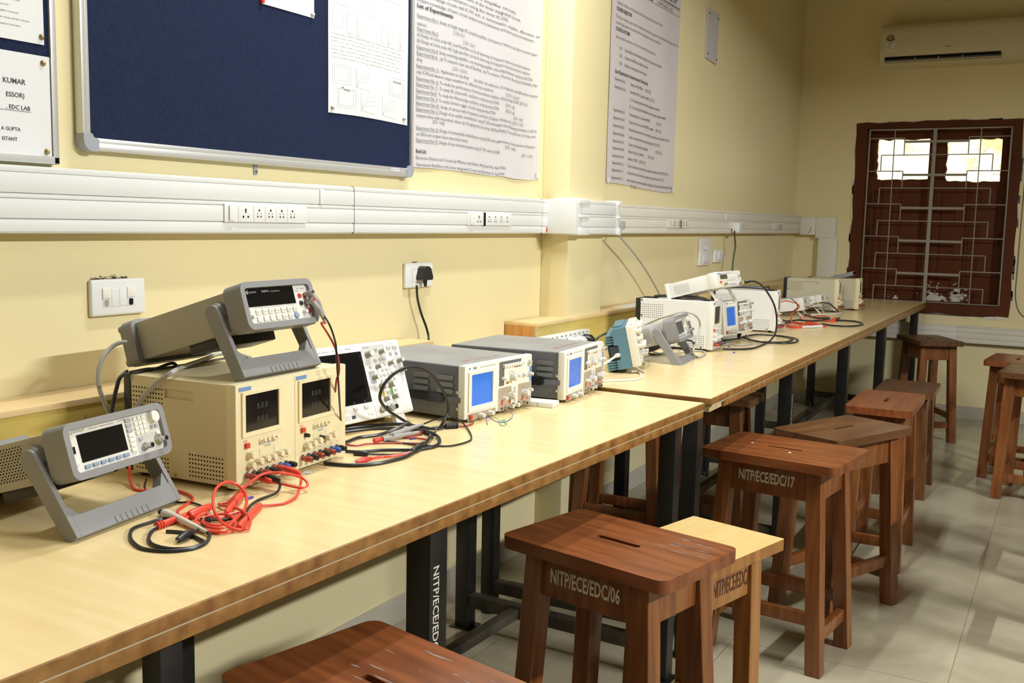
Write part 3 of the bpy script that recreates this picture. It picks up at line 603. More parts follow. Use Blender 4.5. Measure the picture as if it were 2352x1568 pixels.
# poster 1
bot1 = lambda a: 0.004*math.sin((a-2.5)*7)+0.004*max(0, math.sin((a-3.0)*22))*(1 if a > 3.05 else 0)-0.004
m, fn = sheetmesh(2.509, 3.348, 1.398, 2.62, WX+0.0015, 'vinyl', 0.0028, bot1, 34, 20); W_ = wf(fn, 0.0022)
zl = lambda py: 1.875-(py-5)*0.0012635-0.0115
lines = [(5, 'B', 'List of Experiments', ':', 0.20), (27, 'U', 'Experiment No.1:', ' Study of single stage RC coupled amplifier. Its frequency response and effect of emitter bypass', 0.765), (44.5, '', '', 'capacitor.', 0.055), (56.5, 'U', 'Experiment No.2:', '', 0.12), (70, '', '', '(a) Design of a first order RC Low Pass filter circuit & observing its frequency response and time response.', 0.715), (83.5, '', '', '(b) Design of a first order RC high pass filter circuit & observing its frequency response and time response.', 0.715), (98, 'U', 'Experiment No.3:', ' Study inverting amplifier, non-inverting amplifier and voltage follower using op-amp IC741.', 0.74), (112, 'U', 'Experiment No.4. :', ' (a) To measure slew rate of Op-Amp , (b) To measure  full-power & unity gain bandwidth of Op-', 0.775), (126.5, '', '', 'Amp', 0.032), (141, 'U', 'Experiment No. 5.:', '  Application to Op-Amp       (a) adder, (b) subtractor, (c) integrator and differentiator using op-', 0.78), (155, '', '', 'amp IC741and observe output waveform for different input waveform.', 0.46), (169.5, 'U', 'Experiment No. 6.:', ' To study the performance of instrumentation amplifier using op-amp IC741. [CO:1,5]', 0.70), (183.5, 'U', 'Experiment No. 7.:', ' To study RC phase-shift  oscillators using op-amp IC741.', 0.50), (198, 'U', 'Experiment No.8.:', ' To study the Wien-bridge oscillators using op-amp IC741.', 0.50), (212, 'U', 'Experiment No. 9:', ' To study Schmitt trigger circuits using op-amp IC741.', 0.48), (226.5, 'U', 'Experiment No.10.:', ' Study of various radio frequency oscillators (Colpitts, Hartley etc.) [CO: 1,2,6]', 0.67), (240.5, 'U', 'Experiment No.11.:', 'Design of an astable multivibrator using IC 555 and measure the following parameters on CRO &', 0.775), (255, '', '', 'compare them with theoretical values (a) Charging time (on time), (b) Discharging Time (off time), (c) % duty cycle.', 0.77), (284, 'U', 'Experiment No.12:', ' Design of monostable multivibrator using IC555 and measurement of time period and frequency', 0.765), (298.5, '', '', 'on CRO and compare them theoretical values.', 0.30), (312.5, 'U', 'Experiment No.13.:', ' Design of any innovative system using IC 741 and/or IC555.', 0.51), (339, 'B', '', 'Book List :', 0.06), (354, '', '', 'Electronic Devices and Circuits by Millman and Halkias, McGraw Hills, New Delhi', 0.55), (370, '', '', 'Operational Amplifiers and Linear Integrated Circuits by Ramakant A. Gaykwad', 0.54)]
def putline(m, y0, z, st, head, tail, width, h, W_, mt='ink'):
    s = head+tail; hh = h*(1.15 if st == 'B' else 1)
    m.text(s, (y0, z), 0, 0, hh, mt, w=width, bold=0.022 if st == 'B' else -0.006, warp=W_)
    if st == 'U':
        wh = width*glyphs(head)[2]/glyphs(s, -0.006)[2]; line(m, [(y0, z-0.0026), (y0+wh, z-0.0026)], 0.0007, mt, W_)
for py, st, a, b, w in lines: putline(m, 2.546, zl(py), st, a, b, w, 0.0100, W_)
co = [(-1.7520, 2.7486, 1.8179), (-1.7520, 2.8059, 1.7979), (-1.7520, 2.7464, 1.7087), (-1.7520, 3.0868, 1.6709), (-1.7520, 3.0883, 1.6359), (-1.7520, 3.0891, 1.6169), (-1.7520, 3.1454, 1.6004), (-1.7520, 2.6368, 1.5350), (-1.7520, 3.0911, 1.4947), (-1.7520, 3.2084, 1.4773)]
for q, s, w in zip(co, ('[ CO:1,6 ]', '[ CO: 1,2,6 ]', '[ CO: 1,2,3,6 ]', '[ CO: 1,2,3,6 ]', '[CO: 1,6]', '[CO:1, 6]', '[CO: 1,4,6]', '[CO: 1,4,6]', '[CO: 1,4,6]', '[CO: 1, 4, 6]'), (0.062, 0.073, 0.085, 0.095, 0.06, 0.06, 0.068, 0.066, 0.07, 0.082)): m.text(s, (q[1], q[2]), 0, 0, 0.0100, 'ink', w=w, bold=-0.006, warp=W_)
for z, s, y0, w in ((1.8815, 'Acquire knowledge of basic circuit analysis and its behaviour and their practical limitations.', 2.546, 0.74), (1.8995, 'Analyse and design circuits with IC-741 such  as  instrumentation  amplifier,  differentiator  and', 2.546, 0.78), (1.9175, 'and waveform generators using the timer IC-555.', 2.546, 0.55), (1.9355, 'To understand the applications of the linear integrated circuit.', 2.546, 0.64), (1.9535, 'To study the response of the amplifier circuits', 2.546, 0.60)): m.text(s, (y0, z), 0, 0, 0.0100, 'ink', w=w, bold=-0.006, warp=W_)
p1 = tag(m.build('poster'), 'large white printed poster headed List of Experiments between navy board and column', 'poster')
k = MB(LW); k.box((3.322, 1.402, WX+0.008), (3.345, 1.418, WX+0.0085), 'plate', T=None); tag(k.build('sticky_tape'), 'bit of clear tape on the lower right corner of the nearer poster', 'tape')
# poster 2
m, fn = sheetmesh(3.962, 4.778, 1.402, 2.62, WX+0.0015, 'vinyl2', 0.0026, lambda a: 0.010-0.018*(a-3.962)/0.82+0.003*math.sin(a*8), 30, 20); W_ = wf(fn, 0.0022)
def z2(py): return 2.122-(py-25)*0.001795-0.0145
for py, st, a, b, w in ((1, '', '', '1. Elements of Electronics Engineering Lab & Semiconductor Devices and Circuits', 0.53), (16, 'B', '', 'COURSE OBJECTIVE', 0.17), (33, '', '', 'The course intended to give a basis to implement and verify the operation of semiconductor devices and circuits.  The', 0.755), (47, '', '', 'course brings together the semiconductor device physics and circuit operations.', 0.52), (62, 'B', '', 'COURSE OUTCOME', 0.155), (79, '', '', 'Upon successful completion of this course, students should be able to', 0.46), (160, 'B', '', 'List of Experiments for Semiconductor Devices Lab', 0.38)): putline(m, 4.010, z2(py), st, a, b, w, 0.0125, W_)
for py, c, s, w in ((103, 'CO1:', 'Verify different fundamental principles of semiconductor devices.', 0.44), (120, 'CO2:', 'Implement different amplifier circuits.', 0.27), (138, 'CO3:', 'Verify the working of power devices.', 0.26)):
    m.text(c, (4.055, z2(py)), 0, 0, 0.0125, 'ink', w=0.032, warp=W_); m.text(s, (4.115, z2(py)), 0, 0, 0.0125, 'ink', w=w, warp=W_)
for py, n, s, w in ((177, '01:', 'Study of Hall Effect.     [CO:1,5]', 0.24), (195, '02:', 'Assembly of RC coupled amplifier. [CO:1,2]', 0.29), (213, '', '(a)  To measure gain & bandwidth of degenerate amplifier.', 0.36), (230, '', '(b)  To measure gain & bandwidth of emitter bypass capacitor amplifier.', 0.44), (249, '03:', 'Characteristics of n-channel MOSFET.                 [CO:1,3]', 0.38), (267, '04:', 'Study of common source MOSFET amplifier.     [CO:1,2,3]', 0.385), (285, '05:', 'Resistivity measurement of a semiconductor using four probe methods. [CO:1,3]', 0.50), (303, '06:', 'Study of complementary symmetry amplifier. [CO:1,2,3]', 0.375), (321, '07:', 'Study of class B push-pull amplifier.                     [CO:1,2,3]', 0.40), (338, '08:', 'Study of class C amplifier.           [CO:1,2,3]', 0.31), (356, '09:', 'Study of SCR.   [CO:1,3]', 0.20), (373, '10:', 'Study of component testing of various Surface Mounting Devices (SMD). [CO:1,3]', 0.50), (390, '11:', 'Study of silicon and non-silicon contacts through software. [CO:1,3]', 0.44), (408, '12:', 'Any innovative experiment based on the syllabus of Semiconductor Devices and Circuits', 0.565)):
    if n: m.text('Experiment No. '+n, (4.012, z2(py)), 0, 0, 0.0125, 'ink', w=0.125, warp=W_)
    m.text(s, (4.19, z2(py)), 0, 0, 0.0125, 'ink', w=w, warp=W_)
m.text('[CO:1,2,3]', (4.23, z2(422)), 0, 0, 0.0125, 'ink', w=0.065, warp=W_)
line(m, [(3.98, 2.233), (4.765, 2.233), (4.765, 2.262), (3.98, 2.262)], 0.0014, 'ink', W_); line(m, [(3.98, 2.270), (4.765, 2.270)], 0.0028, 'ink', W_)
m.text('Semiconductor Devices Lab', (4.06, 2.240), 0, 0, 0.015, 'ink', w=0.36, bold=0.02, warp=W_); m.text('L-T-P: 0-0-3; Cr: 02', (4.47, 2.240), 0, 0, 0.015, 'ink', w=0.20, warp=W_); m.text('NITP', (4.60, 2.284), 0, 0, 0.03, 'teal', w=0.13, bold=0.02, warp=W_)
tag(m.build('poster'), 'greyish poster of course outcomes on the wall beyond the column', 'poster')
for y, z, lab in ((3.976, 1.422, 'bit of tape on the lower left corner of the farther poster'), (4.765, 1.408, 'bit of tape on the lower right corner of the farther poster')): k = MB(LW); k.box((y-0.012, z-0.010, WX+0.0075), (y+0.012, z+0.010, WX+0.008), 'plate'); tag(k.build('sticky_tape'), lab, 'tape')

# ================================================================== AIR CONDITIONER
t = thing('air_conditioner', 'cream split air conditioner high on the end wall above the window', 'air conditioner', (0, 0, 0))
prof = [(0, 2.30), (-0.12, 2.302), (-0.165, 2.312), (-0.195, 2.345), (-0.205, 2.40), (-0.205, 2.50), (-0.195, 2.545), (-0.17, 2.562), (0, 2.568)]
def ext(m, pr, x0, x1, mt):
    n = len(pr); vv = [(x, L+p[0], p[1]) for x in (x0, x1) for p in pr]
    m.add(vv, [(i, (i+1) % n, n+(i+1) % n, n+i) for i in range(n)]+[tuple(range(n-1, -1, -1)), tuple(range(n, 2*n))], mt)
m = MB(); ext(m, prof, -1.215, -0.22, 'ac'); m.build('body', t, ang=50)
m = MB(); m.box((-1.185, L-0.200, 2.318), (-0.50, L-0.150, 2.352), 'hole'); m.build('air_outlet', t)
m = MB(); m.box((-1.185, L-0.203, 2.322), (-0.50, L-0.196, 2.334), 'dgrey', 0.002); m.box((-1.185, L-0.204, 2.317), (-0.50, L-0.194, 2.323), 'ac', 0.002); m.build('louvre', t)
for x in (-1.0, -0.86, -0.72): k = MB(); k.box((x, L-0.206, 2.324), (x+0.004, L-0.198, 2.342), 'ac'); k.build('louvre_pin', t)
m = MB(Matrix.Translation((0, L-0.2055, 0)) @ FRONT); c = (-1.155, 2.468)
m.slab([(c[0]+0.026*math.cos(R(a)), c[1]+0.026*math.sin(R(a))) for a in range(-20, 201, 10)]+[(c[0], c[1]-0.02)], [], 0, 0.0008, 'dgrey')
m.slab([(c[0]+0.025*math.cos(R(a)), c[1]+0.025*math.sin(R(a))) for a in range(0, 181, 10)]+[(c[0]+0.012*math.cos(R(a)), c[1]+0.012*math.sin(R(a))) for a in range(180, -1, -15)], [], 0.0008, 0.0014, 'red_dull')
for a in (15, 52, 90, 128, 165): m.disc((c[0]+0.0185*math.cos(R(a)), c[1]+0.0185*math.sin(R(a)), 0.0014), Z3, 0.003, 'paper')
m.slab([(c[0]+0.009*math.cos(R(a)), c[1]+0.002+0.008*math.sin(R(a))) for a in range(0, 360, 30)], [], 0.0008, 0.0016, 'green')
m.box((c[0]-0.025, 2.388, 0), (c[0]+0.025, 2.445, 0.0008), 'white_front'); m.box((c[0]-0.017, 2.436, 0.0008), (c[0]+0.017, 2.440, 0.0012), 'ink2')
for i in range(4): m.box((c[0]-0.018, 2.426-i*0.008, 0.0008), (c[0]+random.uniform(0.0, 0.016), 2.428-i*0.008, 0.0011), 'ink2')
m.build('energy_label', t)
m = MB(Matrix.Translation((0, L-0.2055, 0)) @ FRONT); m.box((-0.826, 2.3985, 0), (-0.790, 2.4025, 0.001), 'dgrey'); m.build('maker_badge', t)
m = MB(); m.tube([(-0.30, L-0.005, 2.2), (-0.318, L-0.005, 1.6), (-0.322, L-0.005, 1.0), (-0.315, L-0.005, 0.80), (-0.26, L-0.005, 0.70), (-0.10, L-0.005, 0.64)], 0.0022, 'olive_wire', 6); tag(m.build('wall_wire'), 'thin wire running down the end wall right of the window', 'wire')
# ================================================================== TABLES
TZ = 0.76
def table(label, loc, rz, length, depth, frames, group, chip=False, leg_text=None, feet=True, thin=None):
    # local x runs along the front edge (away from the camera), local y runs back to the wall
    t = thing('lab_table', label, 'table', loc, rz, group)
    m = MB(); m.box((0, 0, -0.0012), (length, depth, 0), 'lam'); m.box((0, 0.004, -0.019), (length, depth, -0.0012), 'gapstrip'); m.build('tabletop', t)
    m = MB(); m.box((-0.0005, -0.004, -0.0185), (length+0.0005, 0.004, -0.0006), 'edge', 0.0015); m.box((-0.004, -0.004, -0.0185), (0.004, depth, -0.0006), 'edge', 0.0015); m.build('edge_lipping', t)
    m = MB(); c = 0.115 if chip else 0
    m.box((0.004, 0.004, -0.0395), (length-0.004, depth-0.004, -0.022), 'chip'); m.build('lower_board', t)
    m = MB(); m.box((0.004, -0.0028, -0.0226), (length-0.006, 0.1, -0.0184), 'gapstrip'); m.build('core_strip', t)
    m = MB(); m.box((c, -0.004, -0.0395), (length-0.010 if not chip else length, 0.004, -0.0208), 'edge', 0.0015); m.build('lower_lipping', t)
    zl_ = -0.0395; H = loc[2]
    for i, (x, s) in enumerate(frames):
        for y in (0.05, 0.70):
            k = MB(); k.box((x-s/2, y-s/2, -H+(0.02 if feet else 0.004)), (x+s/2, y+s/2, zl_), 'black_metal', 0.003); lo = k.build('leg', t)
            f = MB()
            if feet: f.rings([(x, y, -H), (x, y, -H+0.018), (x, y, -H+0.05)], [s*0.62, s*0.6, s*0.46], 'rubber', 12)
            else: f.box((x-s*0.75, y-s*0.75, -H), (x+s*0.75, y+s*0.75, -H+0.004), 'black_metal')
            f.build('foot', lo)
            if leg_text and leg_text[0] == i and y < 0.1:
                tx = MB(); tx.text(leg_text[1], (x-s*0.32, y-s/2-0.0006, zl_-leg_text[2]), Vector((0, 0, -1)), Vector((1, 0, 0)), leg_text[3], leg_text[4], bold=0.01); tx.build('painted_number', lo)
        k = MB(); k.box((x-0.018, 0.05, -H+0.070), (x+0.018, 0.70, -H+0.108), 'dusty_metal', 0.002); k.build('cross_bar', t)
        k = MB(); k.box((x-0.015, 0.05, zl_-0.03), (x+0.015, 0.70, zl_), 'black_metal', 0.002); k.build('top_bar', t)
        if i: k = MB(); k.box((frames[i-1][0], 0.50, -H+0.072), (x, 0.53, -H+0.102), 'dusty_metal', 0.002); k.build('long_bar', t)
    return t
G_T = 'wall tables'
# near table: turned two degrees to the wall; far table straight
A1 = R(90)-R(2.25)
table('near laminate table carrying the cream power supply', (-0.9565, 0.12, TZ), A1, 2.5235, 0.80, [(0.745, 0.036), (1.315, 0.052), (2.418, 0.046)], G_T, leg_text=(1, 'NITP/ECE/EDC/03', 0.075, 0.017, 'paint_letter'), feet=False)
table('far laminate table running to the barred window, its corner edging broken off', (-0.8565, 2.697, TZ+0.004), R(90), 4.548, 0.885, [(0.008, 0.044), (1.07, 0.048), (2.13, 0.048), (3.16, 0.048), (4.46, 0.048)], G_T, chip=True, leg_text=(1, 'NITP/ECE/EDC/05', 0.10, 0.017, 'letter_dim'))
# plywood ledge boxes standing on the tables along the wall
def ledge(label, y0, y1, xf, ztop):
    t = thing('ledge_box', label, 'ledge box', (0, 0, 0), 0, 'plywood ledge boxes')
    m = MB(); m.box((xf-0.012, y0+0.004, TZ+0.005), (xf, y1-0.004, ztop-0.012), 'ply'); m.build('front_panel', t)
    m = MB(); m.box((WX+0.003, y0, ztop-0.012), (xf+0.003, y1, ztop), 'ledge_top', 0.001); m.build('top_board', t)
    for y in (y0, y1-0.014): k = MB(); k.box((WX+0.003, y, TZ+0.005), (xf-0.008, y+0.014, ztop-0.012), 'ledge_end', 0.001); k.box((xf-0.008, y, TZ+0.005), (xf+0.001, y+0.012, ztop-0.012), 'chip'); k.build('end_panel', t)
    y = y0+0.12
    while y < y1: k = MB(); k.cyl((xf, y, ztop-0.035), (xf+0.002, y, ztop-0.035), 0.003, 'corner', n=8); k.build('screw', t); y += 0.42
    return t
ledge('yellow plywood ledge box on the near table, behind the cream power supply', -0.1, 2.485, -1.640, 0.887)
ledge('yellow plywood ledge box with orange end on the far table, behind the oscilloscopes', 3.118, 7.10, -1.628, 0.889)
m = MB(); m.slab([(-1.70, 3.95), (-1.632, 3.99), (-1.64, 4.28), (-1.71, 4.30)], [], 0.889, 0.8900, 'paper'); tag(m.build('paper_scrap'), 'white paper lying on the ledge just left of the white power supply', 'paper')
# socket bar on the far ledge
t = thing('power_strip', 'white multi-socket power strip fixed to the ledge front, behind the second grey oscilloscope', 'power strip', (0, 0, 0))
m = MB(LW); m.box((3.12, 0.770, -1.626), (3.49, 0.842, -1.592), 'plate', 0.004); m.build('body', t)
m = MB(LW)
for i in range(10):
    for a, b in ((0, 0.834), (-0.008, 0.820), (0.008, 0.820)): m.slab([(3.140+i*0.0365+a+0.0035*math.cos(q), b+0.0035*math.sin(q)) for q in [j*math.pi/4 for j in range(8)]], [], -1.592, -1.5915, 'hole')
m.build('pin_holes', t)
for i, (y, mt, lab) in enumerate(((3.235, 'ivory', 'ivory round plug in the power strip, leftmost of its row'), (3.31, 'knob', 'grey plug in the power strip beside the ivory one'), (3.375, 'panelboard', 'pale grey plug in the power strip next to the black plug'), (3.44, 'black', 'black plug at the right end of the power strip with its cable'))):
    tt = thing('power_plug', lab, 'plug', (0, 0, 0), 0, 'plugs in the power strip')
    m = MB(); m.rings([(-1.590, y, 0.806), (-1.565, y, 0.806), (-1.552, y, 0.804)], [0.022, 0.021, 0.012], mt, 14); m.build('plug_body', tt)
    m = MB(); e = (-1.55, y, 0.804)
    if mt == 'black': m.tube([e, (-1.53, y+0.03, 0.825), (-1.50, y+0.10, 0.838), (-1.47, y+0.16, 0.832), (-1.44, y+0.21, 0.80)], 0.0042, 'black_wire')
    else: m.tube([e, (-1.535, y, 0.80), (-1.525, y-0.01, 0.782), (-1.522, y-0.03, 0.770)], 0.004, 'grey_wire')
    m.build('cable', tt)

# ================================================================== STOOLS
def stool(label, cx, cy, rot, zs=0.60, w=0.40, d=0.275, sx='wx', lz='wz', slot=True, text=None, tmat='paint_letter', splay=0.035, scuffs=0, lam=False):
    t = thing('lab_stool', label, 'stool', (cx, cy, 0), R(rot), 'wooden lab stools')
    th = 0.026
    m = MB()
    hole_ = [rrect(0.105, 0.014, 0.006, 3)] if slot else []
    m.slab(rrect(w, d, 0.022 if not lam else 0.004, 4), hole_, zs-th, zs, 'lamseat' if lam else sx, ms='oz' if lam else None)
    if scuffs:
        rs = random.Random(scuffs); k = m
        for i in range(0 if scuffs == 3 else 22):
            x = rs.uniform(0.02, w/2-0.05) if scuffs < 5 else rs.uniform(-0.1, w/2-0.05); y = rs.uniform(0.02, d/2-0.02) if scuffs < 5 else rs.uniform(-0.02, d/2-0.02); l_ = rs.uniform(0.01, 0.06); q = rs.uniform(0.0006, 0.0024)
            k.slab([(x, y), (x+l_*0.3, y-q), (x+l_, y), (x+l_*0.6, y+q)], [], zs, zs+0.0002, 'scuff')
        if scuffs == 5:
            for x, y, r in ((0.155, -0.055, 0.011), (0.135, -0.03, 0.007), (0.172, -0.045, 0.005), (0.165, -0.075, 0.006)): k.slab([(x+r*(1+0.25*math.sin(3*a))*math.cos(a), y+r*(1+0.2*math.cos(2*a))*math.sin(a)) for a in [i*math.pi/6 for i in range(12)]], [], zs, zs+0.0003, 'pale_stain')
        if scuffs == 3:
            k.disc((-0.105, 0.01, zs), Z3, 0.004, 'paper'); k.disc((0.03, -0.045, zs), Z3, 0.005, 'paper')
    so = m.build('seat', t, bevel=0.0035 if not lam else 0.001)
    if slot: k = MB(); k.box((-0.0525, -0.007, zs-th), (0.0525, 0.007, zs-th+0.002), 'hole'); k.build('hand_slot', so)
    tx, ty, s = w/2-0.072, d/2-0.047, 0.043
    bx, by = tx+splay, ty+splay*0.55
    L4 = {}
    for ix in (-1, 1):
        for iy in (-1, 1):
            k = MB(); k.beam((ix*bx, iy*by, 0), (ix*tx, iy*ty, zs-th), s, s, lz); k.build('leg', t, bevel=0.002)
    def at(z): q = 1-z/(zs-th); return tx+(bx-tx)*q, ty+(by-ty)*q
    for iy in (-1, 1):
        X, Y = at(zs-0.07); k = MB(); k.box((-X, iy*(Y+0.004)-0.009, zs-th-0.088), (X, iy*(Y+0.004)+0.009, zs-th), lz if lam else lz, 0.002); a = k.build('apron', t)
        if text and iy < 0:
            q = MB(); q.text(text[0], (text[1], -(Y+0.004)-0.0098, zs-th-0.088+text[2]), X3, Z3, text[3], tmat, w=text[4], bold=0.02); q.build('painted_number', a)
        X, Y = at(0.15); k = MB(); k.box((-X, iy*Y-0.011, 0.135), (X, iy*Y+0.011, 0.172), lz, 0.002); k.build('stretcher', t)
    for ix in (-1, 1):
        X, Y = at(zs-0.07); k = MB(); k.box((ix*(X+0.004)-0.009, -Y, zs-th-0.088), (ix*(X+0.004)+0.009, Y, zs-th), lz, 0.002); k.build('apron', t)
        X, Y = at(0.10); k = MB(); k.box((ix*X-0.011, -Y, 0.085), (ix*X+0.011, Y, 0.122), lz, 0.002); k.build('stretcher', t)
    return t
stool('scuffed reddish stool nearest the camera, cut by the bottom edge', -0.783, 1.085, -13, scuffs=5, w=0.40, d=0.29)
stool('red-brown stool numbered 06 with a hand slot, in front of the near table', -0.769, 1.856, -12.5, text=('NITP/ECE/EDC/06', -0.090, 0.032, 0.030, 0.172), scuffs=2)
stool('stool with pale laminate seat and dark scrawled number, half behind stool 06', -0.682, 2.097, 75.4, zs=0.547, w=0.337, d=0.241, lam=True, slot=False, lz='oz', text=('NITP/ECE/EDC/27', -0.068, 0.026, 0.036, 0.165), tmat='dark_letter', splay=0.012)
stool('red-brown stool numbered 17 with two white specks on its seat', -0.699, 2.928, -6.5, text=('NITP/ECE/EDC/17', -0.090, 0.034, 0.030, 0.165), scuffs=3, d=0.305)
stool('dark-seated stool turned askew right behind stool 17', -0.617, 3.354, 67, w=0.42, d=0.25, sx='dx', lz='wz')
stool('glossy-edged stool third from the front in the aisle row, behind the askew one', -0.586, 4.005, 91, w=0.45, d=0.232, sx='wx')
stool('low dark stool with a worn flat seat, last of the aisle row before the gap', -0.652, 5.10, 91, zs=0.50, w=0.40, d=0.255, sx='dx', lz='dz', slot=False)
stool('dark stool standing alone at the far end of the tables, under the window', -0.729, 6.491, -61, w=0.39, d=0.26, sx='dx', lz='wz')
stool('reddish stool furthest back on the right side of the aisle', -0.215, 5.735, 85, w=0.40, d=0.27)
stool('dark-seated stool in front of the furthest right-hand one', -0.117, 5.315, 84, w=0.39, d=0.28, sx='dx', lz='wz')
stool('stool cut by the right edge, second nearest on that side', 0.075, 4.10, 88, w=0.40, d=0.27)
stool('stool cut by the right edge, nearest on that side', 0.10, 3.36, 88, w=0.40, d=0.27)
stool('dark stool pushed under the left end of the far table', -1.165, 3.768, 2, w=0.31, d=0.21, sx='dx', lz='dz')
stool('stool hidden under the junction of the two tables, only its legs in view', -1.455, 3.55, 0, w=0.40, d=0.22, sx='wx', lz='wz')
m = MB(); m.tube([(-0.935, 3.80, 0.71), (-0.93, 3.90, 0.5), (-0.925, 3.95, 0.36), (-0.935, 3.96, 0.30), (-0.96, 3.92, 0.275), (-0.99, 3.86, 0.29)], 0.0018, 'olive_wire', 6); tag(m.build('loose_wire'), 'thin loose wire dangling under the far table', 'wire')
for x, y, s, lab in ((-1.47, 3.30, 0.05, 'crumpled white paper scrap on the floor under the table junction'), (-1.15, 3.62, 0.042, 'small white paper piece on the floor beside the dark under-table stool')):
    m = MB(); rs = random.Random(int(s*1000)); vv = []
    bm_ = bmesh.new(); bmesh.ops.create_icosphere(bm_, subdivisions=2, radius=s/2)
    for v in bm_.verts: v.co *= rs.uniform(0.7, 1.15)
    bm_.verts.index_update(); zmin = min(v.co.z for v in bm_.verts)
    m.add([(x+v.co.x, y+v.co.y, v.co.z-zmin) for v in bm_.verts], [[v.index for v in f.verts] for f in bm_.faces], 'paper'); bm_.free(); tag(m.build('paper_scrap', ang=5), lab, 'paper')
# ================================================================== INSTRUMENTS  (local: x right seen from the front, y into the case, z up)
def vents(m, a0, b0, na, nb, da, db, r, mt='hole', stag=False):
    for i in range(na):
        for j in range(nb): m.slab([(a0+i*da+(da/2 if stag and j % 2 else 0)+r*math.cos(q), b0+j*db+r*math.sin(q)) for q in [k*math.pi/3 for k in range(6)]], [], 0, 0.0004, mt)
def knob(p, T, u, v, r, l, mt='knob', cap=None, name='knob', ptr=None, flute=0):
    k = MB(T); k.rings([(u, v, 0), (u, v, l*0.12), (u, v, l*0.18), (u, v, l*0.94), (u, v, l)], [r*1.08, r*1.08, r, r*0.9, r*0.82], mt, 16)
    if cap: k.disc((u, v, l), Z3, r*0.78, cap, 14)
    if ptr: k.box((u-r*0.1, v, l), (u+r*0.1, v+r*0.75, l+0.0004), ptr)
    if flute:
        for i in range(8):
            a = i*math.pi/4; k.box((-0.0009, r*0.86, l*0.2), (0.0009, r*1.04, l*0.85), mt, T=Matrix.Translation((u, v, 0)) @ Matrix.Rotation(a, 4, 'Z'))
    return k.build(name, p)
def key(p, T, u, v, w, h, l, mt='button', name='button', txt=None, tm='ink2', bev=0.001):
    k = MB(T); k.box((u-w/2, v-h/2, 0), (u+w/2, v+h/2, l), mt, bev)
    if txt: k.text(txt, (u, v-h*0.16, l+0.0002), X3, Y3, h*0.32, tm, al='C')
    return k.build(name, p)
def bnc(p, T, u, v, r=0.0055, l=0.02, name='bnc_connector', ring=None):
    k = MB(T); k.rings([(u, v, 0), (u, v, 0.004), (u, v, 0.004), (u, v, l)], [r*1.35, r*1.35, r, r], 'steel', 12)
    k.disc((u, v, l), Z3, r*0.72, 'hole', 10); k.cyl((u-r*1.3, v, l*0.55), (u+r*1.3, v, l*0.55), r*0.22, 'steel', n=6)
    if ring: k.slab([(u+r*2.2*math.cos(a), v+r*2.2*math.sin(a)) for a in [i*math.pi/8 for i in range(16)]], [], 0, 0.0006, ring)
    return k.build(name, p)
def post(p, T, u, v, mt, s=1.0):
    k = MB(T); k.rings([(u, v, 0), (u, v, 0.003)], [0.0068*s, 0.0068*s], 'steel', 12); k.rings([(u, v, 0.003), (u, v, 0.009), (u, v, 0.011), (u, v, 0.023), (u, v, 0.025)], [0.0048*s, 0.0048*s, 0.0062*s, 0.0054*s, 0.0046*s], mt, 10)
    k.disc((u, v, 0.025), Z3, 0.002*s, 'hole'); return k.build('binding_post', p)

